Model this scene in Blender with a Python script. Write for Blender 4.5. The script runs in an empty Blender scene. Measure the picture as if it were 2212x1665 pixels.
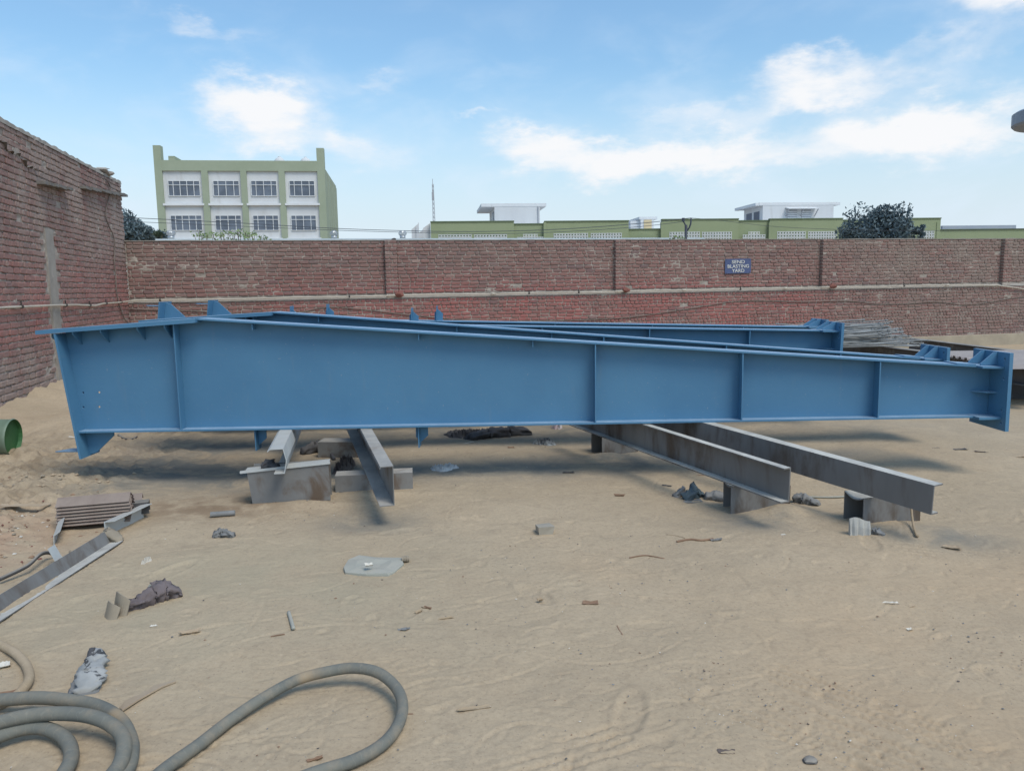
import bpy, bmesh, math, random
import numpy as np
from mathutils import Vector, Matrix
from mathutils.geometry import tessellate_polygon

R = math.radians
random.seed(7); rng = np.random.default_rng(7)
scene = bpy.context.scene
col = scene.collection

# ------------------------------------------------------------------ camera
PITCH, ROLL, EYE = R(7.28), R(-0.98), 1.65
cam_d = bpy.data.cameras.new('camera'); cam = bpy.data.objects.new('camera', cam_d); col.objects.link(cam)
cam_d.sensor_width = 36.0; cam_d.lens = 36.0 * 1664 / 2212
cam_d.clip_start = 0.05; cam_d.clip_end = 8000
CAM_R = Matrix.Rotation(math.pi / 2 - PITCH, 3, 'X') @ Matrix.Rotation(ROLL, 3, 'Z')
cam.matrix_world = Matrix.Translation((0, 0, EYE)) @ CAM_R.to_4x4()
scene.camera = cam

# ------------------------------------------------------------------ light, sky, exposure
SUN_EL, SUN_AZ = R(56), R(140)       # azimuth clockwise from +Y: behind the camera, to the right
sun_d = bpy.data.lights.new('sun', 'SUN'); sun = bpy.data.objects.new('sun', sun_d); col.objects.link(sun)
sun_d.energy = 1.75; sun_d.angle = R(26); sun_d.color = (1.0, 0.94, 0.85)
sdir = Vector((math.sin(SUN_AZ) * math.cos(SUN_EL), math.cos(SUN_AZ) * math.cos(SUN_EL), math.sin(SUN_EL)))
sun.rotation_euler = sdir.to_track_quat('Z', 'Y').to_euler()
scene.view_settings.view_transform = 'Standard'; scene.view_settings.look = 'None'
scene.view_settings.exposure = 0.28; scene.view_settings.gamma = 1.0
scene.view_settings.use_curve_mapping = False
scene.cycles.max_bounces = 6; scene.cycles.diffuse_bounces = 3

class NT:
    """small helper around a node tree"""
    def __init__(s, tree):
        s.t = tree; tree.nodes.clear()
    def n(s, typ, **kw):
        nd = s.t.nodes.new(typ)
        for k, v in kw.items():
            if k.startswith('i_'):
                nd.inputs[k[2:].replace('_', ' ')].default_value = v
            else:
                setattr(nd, k, v)
        return nd
    def link(s, a, b): s.t.links.new(a, b)
    def setin(s, sock, v):
        if hasattr(v, 'is_linked'): s.t.links.new(v, sock)
        else: sock.default_value = v
    def math(s, op, a, b=0.0, c=None, clamp=False):
        nd = s.n('ShaderNodeMath', operation=op, use_clamp=clamp)
        s.setin(nd.inputs[0], a); s.setin(nd.inputs[1], b)
        if c is not None: s.setin(nd.inputs[2], c)
        return nd.outputs[0]
    def mix(s, fac, a, b, blend='MIX'):
        nd = s.n('ShaderNodeMix', data_type='RGBA', blend_type=blend)
        s.setin(nd.inputs[0], fac)
        for sock, v in ((nd.inputs[6], a), (nd.inputs[7], b)):
            if isinstance(v, tuple): sock.default_value = (*v[:3], 1)
            else: s.setin(sock, v)
        return nd.outputs[2]
    def smooth(s, v, lo, hi, a=0.0, b=1.0):
        nd = s.n('ShaderNodeMapRange', interpolation_type='SMOOTHSTEP')
        s.setin(nd.inputs[0], v)
        for i, x in zip((1, 2, 3, 4), (lo, hi, a, b)): s.setin(nd.inputs[i], x)
        return nd.outputs[0]
    def noise(s, vec, scale, detail=4.0, rough=0.55, dist=0.0):
        nd = s.n('ShaderNodeTexNoise')
        s.link(vec, nd.inputs['Vector'])
        nd.inputs['Scale'].default_value = scale; nd.inputs['Detail'].default_value = detail
        nd.inputs['Roughness'].default_value = rough; nd.inputs['Distortion'].default_value = dist
        return nd.outputs[0]
    def scale(s, vec, v):
        nd = s.n('ShaderNodeMapping'); s.link(vec, nd.inputs[0]); nd.inputs['Scale'].default_value = v
        return nd.outputs[0]

world = bpy.data.worlds.new('World'); scene.world = world; world.use_nodes = True
w = NT(world.node_tree)
sky = w.n('ShaderNodeTexSky', sky_type='NISHITA')
sky.sun_disc = False; sky.sun_elevation = SUN_EL; sky.sun_rotation = SUN_AZ
sky.altitude = 200; sky.air_density = 1.3; sky.dust_density = 1.6; sky.ozone_density = 1.5
skyc = w.mix(1.0, sky.outputs[0], (0.112, 0.138, 0.150), 'MULTIPLY')
tc = w.n('ShaderNodeTexCoord'); dirv = tc.outputs['Generated']
sx = w.n('ShaderNodeSeparateXYZ'); w.link(dirv, sx.inputs[0])
DX, DY, DZ = sx.outputs
az0 = w.math('ARCTAN2', DX, DY)
azi = w.math('SUBTRACT', w.math('PINGPONG', w.math('ADD', az0, R(40)), R(80)), R(40))   # the clouds in view go on all round
ele = w.math('ARCSINE', DZ)
cv = w.n('ShaderNodeCombineXYZ')
w.link(w.math('MULTIPLY', azi, 1.0), cv.inputs[0]); w.link(w.math('MULTIPLY', ele, 2.1), cv.inputs[1])
nz1 = w.noise(cv.outputs[0], 7.0, 7.0, 0.55, 0.35)
nz2 = w.noise(cv.outputs[0], 24.0, 5.0, 0.6, 0.2)
azw = w.math('ADD', azi, w.math('MULTIPLY', w.math('SUBTRACT', w.noise(cv.outputs[0], 9.0, 5.0, 0.6), 0.5), R(9)))
elw = w.math('ADD', ele, w.math('MULTIPLY', w.math('SUBTRACT', w.noise(cv.outputs[0], 13.0, 6.0, 0.62), 0.5), R(5.0)))
tot = None
# azimuth, elevation, half-width, half-height (degrees), weight
for a, e, wa, we, k in [(-18.9, 12.6, 3.2, 1.7, 1.0), (-16.4, 11.6, 2.6, 1.9, .75), (-16.6, 9.8, 2.4, 1.0, .5), (-13.6, 12.6, 1.6, 1.1, .22), (-21, 16.9, 3.8, .75, .55), (-11.6, 10.4, 1.6, .9, .55), (-9.6, 9.0, 3.0, 1.3, .42),
                        (1.6, 10.0, 3.0, 1.2, .80), (5.5, 8.8, 4.6, 1.4, .85), (10.5, 8.4, 4.4, 1.3, .80), (14.8, 9.4, 3.2, 1.4, .80), (18.5, 8.6, 3.0, 1.0, .45), (20.6, 13.5, 2.8, 1.5, .9), (22.8, 12.5, 5.0, 1.0, .75),
                        (26.5, 14.2, 6.5, .9, .45), (25.5, 9.2, 4.2, 1.5, .8), (30.5, 9.2, 6.0, 1.7, .95), (33.5, 16.6, 3.4, 1.5, 1.0), (-2.2, 12.1, 1.1, .35, .50),
                        (-9.6, 14.2, 1.8, .7, .42), (13, 11.6, 7.0, .7, .33), (-28, 20, 7, 1.2, .22), (-36, 11, 4, 1.6, .4), (10, 30, 12, 5, .45), (-22, 36, 14, 6, .5), (30, 48, 22, 9, .45)]:
    ga = w.math('POWER', w.math('DIVIDE', w.math('SUBTRACT', azw, R(a)), R(wa)), 2.0)
    ge = w.math('POWER', w.math('DIVIDE', w.math('SUBTRACT', elw, R(e)), R(we)), 2.0)
    g = w.math('MULTIPLY', w.math('EXPONENT', w.math('MULTIPLY', w.math('ADD', ga, ge), -0.85)), k)
    tot = g if tot is None else w.math('ADD', tot, g)
fb = w.math('ADD', w.math('MULTIPLY', w.math('SUBTRACT', nz1, 0.5), 1.5), w.math('MULTIPLY', w.math('SUBTRACT', nz2, 0.5), 0.55))
dens = w.smooth(w.math('ADD', tot, w.math('MULTIPLY', fb, w.math('ADD', w.math('MULTIPLY', tot, 0.8), 0.35))), 0.10, 1.2)
veil = w.math('MULTIPLY', w.smooth(nz1, 0.42, 0.75), w.smooth(ele, R(24), R(4), 0.02, 0.58))
hz = w.smooth(ele, R(16.0), R(1.0), 0.0, 0.92)
c1 = w.mix(hz, skyc, (0.595, 0.680, 0.770))
c1 = w.mix(veil, c1, (0.62, 0.72, 0.83))
c2 = w.mix(w.math('MULTIPLY', dens, 0.97), c1, (0.785, 0.79, 0.805))
bg = w.n('ShaderNodeBackground'); w.link(c2, bg.inputs[0]); bg.inputs[1].default_value = 1.0
wo = w.n('ShaderNodeOutputWorld'); w.link(bg.outputs[0], wo.inputs[0])

# ------------------------------------------------------------------ helpers
def at(u, v, z=0.0):
    """the point at height z seen at pixel (u, v) of a 2212 px wide picture of the place"""
    d = CAM_R @ Vector(((u - 1106) / 1664, -(v - 832.5) / 1664, -1))
    t = (z - EYE) / d.z
    return Vector((d.x * t, d.y * t, z))
def atY(u, v, y):
    d = CAM_R @ Vector(((u - 1106) / 1664, -(v - 832.5) / 1664, -1))
    t = y / d.y
    return Vector((d.x * t, y, EYE + d.z * t))

def tag(o, label=None, cat=None, group=None, kind=None):
    for k, v in (('label', label), ('category', cat), ('group', group), ('kind', kind)):
        if v: o[k] = v
    return o
def empty(name, loc=(0, 0, 0), rot=(0, 0, 0)):
    o = bpy.data.objects.new(name, None); col.objects.link(o)
    o.location = loc; o.rotation_euler = rot; o.empty_display_size = 0.2
    return o
def copy_tree(o, parent=None):
    c = o.copy(); col.objects.link(c); c.parent = parent
    for ch in list(o.children): copy_tree(ch, c)
    return c

class MB:
    def __init__(s): s.v = []; s.f = []
    def add(s, vs, fs):
        k = len(s.v); s.v += [tuple(x) for x in vs]; s.f += [tuple(i + k for i in f) for f in fs]; return s
    def box(s, x0, x1, y0, y1, z0, z1, m=None):
        vs = [(x, y, z) for z in (z0, z1) for y in (y0, y1) for x in (x0, x1)]
        if m is not None: vs = [m @ Vector(q) for q in vs]
        return s.add(vs, [(0, 2, 3, 1), (4, 5, 7, 6), (0, 1, 5, 4), (2, 6, 7, 3), (0, 4, 6, 2), (1, 3, 7, 5)])
    def bar(s, a, b, wd, ht, up=(0, 0, 1)):
        a, b = Vector(a), Vector(b); d = (b - a); L = d.length; d.normalize()
        r = d.cross(Vector(up)); r.normalize(); u = r.cross(d)
        m = Matrix((r, d, u)).transposed().to_4x4(); m.translation = a
        return s.box(-wd / 2, wd / 2, 0, L, -ht / 2, ht / 2, m)
    def plate(s, pts, y0, y1, holes=()):
        """polygon in x-z with holes, extruded in y"""
        loops = [list(pts)] + [list(h) for h in holes]
        flat = [p for l in loops for p in l]; n = len(flat)
        tri = tessellate_polygon([[Vector((p[0], p[1], 0)) for p in l] for l in loops])
        k = len(s.v)
        s.v += [(p[0], y0, p[1]) for p in flat] + [(p[0], y1, p[1]) for p in flat]
        for t in tri:
            a, b, c = [Vector((*flat[i], 0)) for i in t]
            if (b - a).cross(c - a).z < 0: t = t[::-1]
            s.f.append(tuple(i + k for i in t)); s.f.append(tuple(i + k + n for i in t[::-1]))
        o = 0
        for l in loops:
            m = len(l)
            for i in range(m):
                j = (i + 1) % m
                s.f.append((k + o + i, k + o + i + n, k + o + j + n, k + o + j))
            o += m
        return s
    def tube(s, path, r, n=8, cap=True, rfun=None):
        P = [Vector(p) for p in path]; k = len(s.v); m = len(P)
        t0 = (P[1] - P[0]).normalized(); nrm = t0.orthogonal().normalized()
        for i, p in enumerate(P):
            t = (P[min(i + 1, m - 1)] - P[max(i - 1, 0)]).normalized()
            nrm = (nrm - t * nrm.dot(t)).normalized(); b = t.cross(nrm)
            rr = r if rfun is None else r * rfun(i / (m - 1))
            for q in range(n):
                a = 2 * math.pi * q / n
                s.v.append(tuple(p + (nrm * math.cos(a) + b * math.sin(a)) * rr))
        for i in range(m - 1):
            for q in range(n):
                q2 = (q + 1) % n
                s.f.append((k + i * n + q, k + i * n + q2, k + (i + 1) * n + q2, k + (i + 1) * n + q))
        if cap:
            s.f.append(tuple(k + q for q in range(n))[::-1]); s.f.append(tuple(k + (m - 1) * n + q for q in range(n)))
        return s
    def profile(s, prof, a, b, up=(0, 0, 1), jit=0.0):
        """2-D profile (list of (right, up)) closed outline, swept from a to b"""
        a, b = Vector(a), Vector(b); d = (b - a).normalized()
        r = d.cross(Vector(up)).normalized(); u = r.cross(d)
        n = len(prof); k = len(s.v)
        for p0 in (a, b):
            for (x, z) in prof: s.v.append(tuple(p0 + r * x + u * z))
        for i in range(n):
            j = (i + 1) % n; s.f.append((k + i, k + j, k + n + j, k + n + i))
        tri = tessellate_polygon([[Vector((x, z, 0)) for x, z in prof]])
        for t in tri:
            s.f.append(tuple(k + i for i in t)); s.f.append(tuple(k + n + i for i in t[::-1]))
        return s
    def mesh(s, name):
        me = bpy.data.meshes.new(name); me.from_pydata(s.v, [], s.f); me.update(); return me
    def build(s, name, mat, parent=None, smooth=False, fix=True, loc=None):
        me = s.mesh(name)
        if fix:
            bm = bmesh.new(); bm.from_mesh(me); bmesh.ops.recalc_face_normals(bm, faces=bm.faces); bm.to_mesh(me); bm.free()
        me.materials.append(mat)
        if smooth: me.polygons.foreach_set('use_smooth', [True] * len(me.polygons))
        o = bpy.data.objects.new(name, me); col.objects.link(o); o.parent = parent
        if loc is not None: o.location = loc
        return o

def thick_line(pts, t):
    """closed outline of an open polyline with thickness t (for rolled steel profiles)"""
    P = [Vector(p) for p in pts]; L, Rr = [], []
    for i, p in enumerate(P):
        d0 = (P[i] - P[i - 1]).normalized() if i else None
        d1 = (P[i + 1] - P[i]).normalized() if i < len(P) - 1 else None
        if d0 is None: n = Vector((-d1.y, d1.x))
        elif d1 is None: n = Vector((-d0.y, d0.x))
        else:
            n0, n1 = Vector((-d0.y, d0.x)), Vector((-d1.y, d1.x)); n = (n0 + n1); n = n / max(0.3, n.dot(n0))
        L.append(p + n * t / 2); Rr.append(p - n * t / 2)
    return [tuple(q) for q in L] + [tuple(q) for q in reversed(Rr)]

# value noise in numpy
_lat = rng.random((256, 256))
def vnoise(x, y):
    xi = np.floor(x).astype(int); yi = np.floor(y).astype(int); fx = x - xi; fy = y - yi
    fx = fx * fx * (3 - 2 * fx); fy = fy * fy * (3 - 2 * fy)
    a = _lat[xi & 255, yi & 255]; b = _lat[(xi + 1) & 255, yi & 255]; c = _lat[xi & 255, (yi + 1) & 255]; d = _lat[(xi + 1) & 255, (yi + 1) & 255]
    return (a * (1 - fx) + b * fx) * (1 - fy) + (c * (1 - fx) + d * fx) * fy - 0.5
def fbm(x, y, oct=4, g=0.5):
    s = 0; a = 1
    for i in range(oct):
        s = s + a * vnoise(x * 2 ** i + 17.3 * i, y * 2 ** i + 5.1 * i); a *= g
    return s
def sstep(a, b, x):
    t = np.clip((x - a) / (b - a), 0, 1); return t * t * (3 - 2 * t)

# ------------------------------------------------------------------ materials
def new_mat(name):
    m = bpy.data.materials.new(name); m.use_nodes = True; return m, NT(m.node_tree)
def finish(nt, color, rough, metallic=0.0, bump=None, bstr=0.3, bdist=0.01, spec=0.5):
    b = nt.n('ShaderNodeBsdfPrincipled')
    for sock, v in (('Base Color', color), ('Roughness', rough), ('Metallic', metallic), ('Specular IOR Level', spec)):
        if isinstance(v, tuple): b.inputs[sock].default_value = (*v[:3], 1)
        else: nt.setin(b.inputs[sock], v)
    if bump is not None:
        bn = nt.n('ShaderNodeBump'); bn.inputs['Strength'].default_value = bstr; bn.inputs['Distance'].default_value = bdist
        nt.link(bump, bn.inputs['Height']); nt.link(bn.outputs[0], b.inputs['Normal'])
    o = nt.n('ShaderNodeOutputMaterial'); nt.link(b.outputs[0], o.inputs[0])
    return b
def pos(nt): return nt.n('ShaderNodeNewGeometry').outputs['Position']
def objc(nt): return nt.n('ShaderNodeTexCoord').outputs['Object']

def mottled(name, c0, c1, scale=4.0, rough=0.7, bump_s=60, bstr=0.15, c2=None, c2_thr=(0.6, 0.7), c2_scale=2.0, metallic=0.0, spec=0.4, local=True, stretch=None, dust=0.0, dustc=(0.42, 0.36, 0.28)):
    m, nt = new_mat(name)
    p = objc(nt) if local else pos(nt)
    if stretch: p = nt.scale(p, stretch)
    c = nt.mix(nt.smooth(nt.noise(p, scale, 5, 0.6), 0.3, 0.7), c0, c1)
    if c2: c = nt.mix(nt.smooth(nt.noise(p, c2_scale, 6, 0.65, 0.4), *c2_thr), c, c2)
    if dust > 0:
        g = nt.n('ShaderNodeNewGeometry'); s = nt.n('ShaderNodeSeparateXYZ'); nt.link(g.outputs['Normal'], s.inputs[0])
        up = nt.smooth(s.outputs[2], 0.4, 0.95)
        c = nt.mix(nt.math('MULTIPLY', up, nt.smooth(nt.noise(p, scale * 2.3, 5, 0.7), 0.25, 0.7, dust * 0.4, dust)), c, dustc)
    finish(nt, c, rough, metallic, nt.noise(p, bump_s, 4, 0.6), bstr, 0.004, spec)
    return m

def blue_paint():
    m, nt = new_mat('blue_enamel'); p = pos(nt)
    c = nt.mix(nt.smooth(nt.noise(p, 1.3, 5, 0.6), 0.3, 0.7), (0.066, 0.180, 0.300), (0.077, 0.202, 0.326))
    c = nt.mix(nt.smooth(nt.noise(nt.scale(p, (2, 2, 9)), 3.0, 6, 0.7), 0.52, 0.8, 0, 0.22), c, (0.13, 0.22, 0.30))
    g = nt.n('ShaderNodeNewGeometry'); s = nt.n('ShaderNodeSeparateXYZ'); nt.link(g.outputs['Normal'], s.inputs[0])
    skylit = nt.math('MULTIPLY', nt.smooth(s.outputs[2], 0.5, 0.95), nt.smooth(nt.noise(p, 7, 5, 0.7), 0.3, 0.75, 0.40, 0.62))  # light-blue sky highlight painted onto the up-facing flange tops
    c = nt.mix(skylit, c, (0.38, 0.48, 0.58))
    c = nt.mix(nt.smooth(nt.noise(p, 55, 3, 0.5), 0.70, 0.74, 0, 0.5), c, (.26, .30, .33))
    c = nt.mix(nt.smooth(nt.noise(nt.scale(p, (5, 5, .7)), 2.5, 6, 0.7), 0.56, 0.8, 0, 0.3), c, (.15, .21, .26))
    finish(nt, c, nt.smooth(nt.noise(p, 5, 4), 0.3, 0.7, 0.42, 0.6), 0, nt.math('ADD', nt.noise(p, 30, 5, 0.6), nt.math('MULTIPLY', nt.noise(p, 2.2, 2, 0.5), 6.0)), 0.12, 0.006, 0.4)
    return m
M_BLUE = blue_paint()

def brick_mat(name, joined, left):
    m, nt = new_mat(name); p = pos(nt)
    if joined:
        a = nt.n('ShaderNodeAttribute'); a.attribute_name = 'rnd'; r = a.outputs['Fac']
    else: r = nt.n('ShaderNodeObjectInfo').outputs['Random']
    s = nt.n('ShaderNodeSeparateXYZ'); nt.link(p, s.inputs[0]); X, Y, Z = s.outputs
    cr = nt.n('ShaderNodeValToRGB'); nt.link(r, cr.inputs[0]); el = cr.color_ramp.elements
    stops = [(0, (.205, .118, .104)), (.25, (.250, .138, .120)), (.5, (.208, .120, .108)), (.7, (.270, .150, .130)), (.86, (.230, .142, .124)), (.94, (.172, .114, .111)), (1, (.33, .230, .195))]
    el[0].position = 0; el[0].color = (*stops[0][1], 1); el[1].position = 1; el[1].color = (*stops[-1][1], 1)
    for q, cc in stops[1:-1]:
        e = el.new(q); e.color = (*cc, 1)
    c = cr.outputs[0]
    big = nt.noise(p, 0.45, 4, 0.6)
    # clean red areas (washed brick) and the dust that covers the rest
    if left:
        red = nt.math('MULTIPLY', nt.smooth(Z, 0.7, 1.1), nt.smooth(Z, 2.7, 1.7))
        dust = nt.math('ADD', nt.smooth(Z, 1.0, 0.45, 0, .75), nt.smooth(Z, 1.8, 3.2, 0.3, .95))
    else:
        red = nt.math('MULTIPLY', nt.smooth(Z, 2.3, 1.3), nt.math('MULTIPLY', nt.smooth(X, -9.5, -2.0, .4, 1), nt.smooth(X, 10.5, 8.0)))
        dust = nt.math('ADD', nt.smooth(X, 7.0, 13.0, 0.0, 0.45), nt.smooth(Z, 1.4, 2.8, 0.10, 0.34))
        dust = nt.math('ADD', dust, nt.smooth(X, -4, -8, 0, .18))
    c = nt.mix(nt.math('MULTIPLY', red, nt.smooth(nt.noise(p, 0.8, 6, 0.7), 0.35, 0.62, 0.08, 0.62)), c, nt.mix(r, (.42, .165, .142), (.33, .128, .112)) if left else nt.mix(r, (.42, .125, .112), (.31, .098, .090)))
    dm = nt.math('MULTIPLY', dust, nt.smooth(nt.noise(p, 0.9, 7, 0.7), 0.32, 0.66, 0.1, 1.5), clamp=True)
    c = nt.mix(dm, c, (.305, .232, .200) if left else (.238, .180, .152))  # dust tone; paler on the left wall, painting in its stronger light
    c = nt.mix(nt.smooth(nt.noise(p, 14, 5, 0.7), 0.55, 0.78, 0, 0.22), c, (.33, .27, .23))
    c = nt.mix(nt.smooth(nt.noise(p, 38, 4, 0.7), 0.56, 0.74, 0, 0.2), c, (.11, .07, .06))
    finish(nt, c, 0.95, 0, nt.math('ADD', nt.noise(p, 45, 6, 0.7), nt.math('MULTIPLY', nt.noise(p, 14, 4, 0.6), 1.2)), 0.42, 0.010, 0.15)
    return m
def mortar_mat(name, dark=1.0):
    m, nt = new_mat(name); p = pos(nt)
    a, b = (.39, .338, .288), (.285, .243, .205)
    c = nt.mix(nt.smooth(nt.noise(p, 3, 6, 0.65), 0.3, 0.7), tuple(q * dark for q in a), tuple(q * dark for q in b))
    c = nt.mix(nt.smooth(nt.noise(p, 30, 4, 0.6), 0.5, 0.8, 0, 0.5), c, (.46, .41, .35))
    finish(nt, c, 0.95, 0, nt.noise(p, 60, 5, 0.7), 0.6, 0.01, 0.15)
    return m
M_BRICK_B, M_BRICKS_B = brick_mat('brick_back', False, False), brick_mat('brick_back_joined', True, False)
M_BRICK_L, M_BRICKS_L = brick_mat('brick_left', False, True), brick_mat('brick_left_joined', True, True)
M_MORTAR = mortar_mat('mortar'); M_CEMENT = mottled('cement', (.33, .30, .26), (.26, .235, .205), 5, .95, 50, .4, local=False, c2=(.4, .36, .31))

def sand_mat():
    m, nt = new_mat('sandy_ground'); p = pos(nt)
    s = nt.n('ShaderNodeSeparateXYZ'); nt.link(p, s.inputs[0]); X, Y, Z = s.outputs
    c = nt.mix(nt.smooth(nt.noise(p, 0.7, 6, 0.6), 0.32, 0.68), (.422, .328, .220), (.476, .372, .252))
    c = nt.mix(nt.smooth(nt.noise(p, 2.7, 6, 0.68, 0.5), 0.48, 0.72, 0, 0.55), c, (.368, .292, .203))
    c = nt.mix(nt.smooth(nt.noise(p, 0.33, 4, 0.6), 0.52, 0.7, 0, 0.6), c, (.462, .335, .212))
    c = nt.mix(nt.smooth(nt.noise(p, 9, 8, 0.78), 0.47, 0.75, 0, 0.6), c, (.305, .236, .163))
    c = nt.mix(nt.smooth(nt.noise(p, 70, 3, 0.6), 0.62, 0.72, 0, 0.55), c, (.16, .125, .095))
    c = nt.mix(nt.smooth(nt.noise(p, 95, 3, 0.6), 0.68, 0.74, 0, 0.7), c, (.52, .46, .38))
    c = nt.mix(nt.smooth(nt.noise(p, 46, 6, 0.8), 0.42, 0.72, 0, 0.5), c, (.27, .205, .14))
    c = nt.mix(nt.smooth(nt.noise(p, 58, 6, 0.8), 0.52, 0.75, 0, 0.45), c, (.52, .42, .30))
    # blue-grey paint overspray lying on the sand under and around the girders
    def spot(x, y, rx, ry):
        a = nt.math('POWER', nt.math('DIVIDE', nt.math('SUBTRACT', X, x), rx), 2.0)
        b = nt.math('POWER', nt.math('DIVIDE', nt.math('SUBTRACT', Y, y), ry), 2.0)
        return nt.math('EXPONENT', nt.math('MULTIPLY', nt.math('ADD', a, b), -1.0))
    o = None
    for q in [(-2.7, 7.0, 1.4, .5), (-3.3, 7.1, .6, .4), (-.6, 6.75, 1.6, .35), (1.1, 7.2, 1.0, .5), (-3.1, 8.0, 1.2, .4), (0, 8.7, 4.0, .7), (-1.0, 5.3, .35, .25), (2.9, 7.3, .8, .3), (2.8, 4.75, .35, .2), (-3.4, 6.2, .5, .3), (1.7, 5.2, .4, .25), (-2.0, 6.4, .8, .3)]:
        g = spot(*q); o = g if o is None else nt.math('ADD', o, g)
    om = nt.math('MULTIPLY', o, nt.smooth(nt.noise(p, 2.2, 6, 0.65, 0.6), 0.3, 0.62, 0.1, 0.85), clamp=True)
    c = nt.mix(nt.math('MULTIPLY', spot(3.2, 3.0, 1.9, 1.3), nt.smooth(nt.noise(p, 1.1, 5, .6), .35, .65, .2, .75)), c, (.47, .32, .19))
    c = nt.mix(nt.math('MULTIPLY', spot(-1.6, 4.0, 1.3, .9), nt.smooth(nt.noise(p, 1.4, 5, .6), .35, .65, .1, .6)), c, (.335, .295, .205))
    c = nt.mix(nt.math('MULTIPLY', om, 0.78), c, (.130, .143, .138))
    c = nt.mix(nt.math('MULTIPLY', nt.smooth(X, -3.2, -4.4), nt.math('MULTIPLY', nt.smooth(Y, 9.5, 7.0), nt.smooth(nt.noise(p, 2.4, 6, .7), .38, .62, .1, .8))), c, (.25, .185, .12))
    # damp brown patch and brick-dust reddening at the left
    c = nt.mix(nt.math('MULTIPLY', spot(-2.3, 5.75, .75, .35), nt.smooth(nt.noise(p, 4, 5, .6), .35, .6, 0.1, .8)), c, (.20, .135, .085))
    c = nt.mix(nt.math('MULTIPLY', spot(-3.6, 4.9, .6, .6), nt.smooth(nt.noise(p, 5, 5, .6), .35, .6, 0.1, .6)), c, (.34, .20, .135))
    h = nt.math('ADD', nt.math('MULTIPLY', nt.noise(p, 24, 9, 0.78), 1.5), nt.math('MULTIPLY', nt.noise(nt.scale(p, (1, 1.5, 1)), 3.5, 8, 0.70, .5), .6))
    finish(nt, c, 0.97, 0, h, 0.32, 0.02, 0.1)
    return m
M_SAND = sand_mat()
M_STEEL = mottled('grey_primed_steel', (.155, .155, .152), (.215, .21, .20), 2.2, .6, 40, .12, c2=(.12, .085, .06), c2_thr=(.48, .70), c2_scale=3.4, dust=.75, dustc=(.50, .46, .40))
M_STEEL2 = mottled('weathered_grey_steel', (.135, .135, .132), (.205, .20, .193), 1.5, .65, 30, .15, c2=(.085, .062, .045), c2_thr=(.45, .68), c2_scale=3.2, dust=.95, dustc=(.58, .55, .48), stretch=(1, 1, .3))
M_GALV = mottled('galvanised_sheet', (.42, .44, .43), (.52, .53, .51), 3, .5, 40, .08, c2=(.30, .29, .27), c2_thr=(.58, .72), dust=.5)
M_RUST = mottled('rusty_steel', (.165, .118, .100), (.215, .160, .138), 4, .85, 60, .3, c2=(.115, .07, .055), c2_thr=(.55, .7), dust=.35)
M_DARK = mottled('dark_steel', (.055, .052, .052), (.095, .09, .085), 2.0, .7, 40, .2, c2=(.16, .15, .14), c2_thr=(.55, .68), c2_scale=2.5, dust=.7, dustc=(.42, .37, .30))
M_DECK = mottled('dusty_deck_sheet', (.27, .235, .225), (.34, .30, .285), 1.5, .7, 40, .1, dust=.4)
M_ROD = mottled('zinc_rod', (.20, .205, .20), (.31, .315, .305), 3, .65, 60, .05, metallic=.05)

# ------------------------------------------------------------------ ground
AZW = R(13.5)
LD = Vector((-math.sin(AZW), math.cos(AZW), 0)); BD = Vector((math.cos(AZW), math.sin(AZW), 0))
KOR = Vector((-8.845, 17.985, 0))          # the corner of the two brick walls

mounds = [(-5.3, 7.6, .75, .55, .10), (-4.0, 6.15, .9, .45, .07), (-3.9, 4.85, .55, .7, .09), (1.93, 5.32, .22, .16, .07), (2.62, 4.93, .30, .20, .05), (-7.6, 11.5, .9, 2.5, .22), (-8.3, 14.5, .9, 2.5, .2), (-5.6, 9.8, 1.2, .9, .12), (-1.72, 5.76, .42, .09, .05), (-1.0, 6.05, .35, .06, .03), (.9, 7.25, .2, .08, .05), (-2.95, 3.75, .5, .5, .03)]
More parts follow.
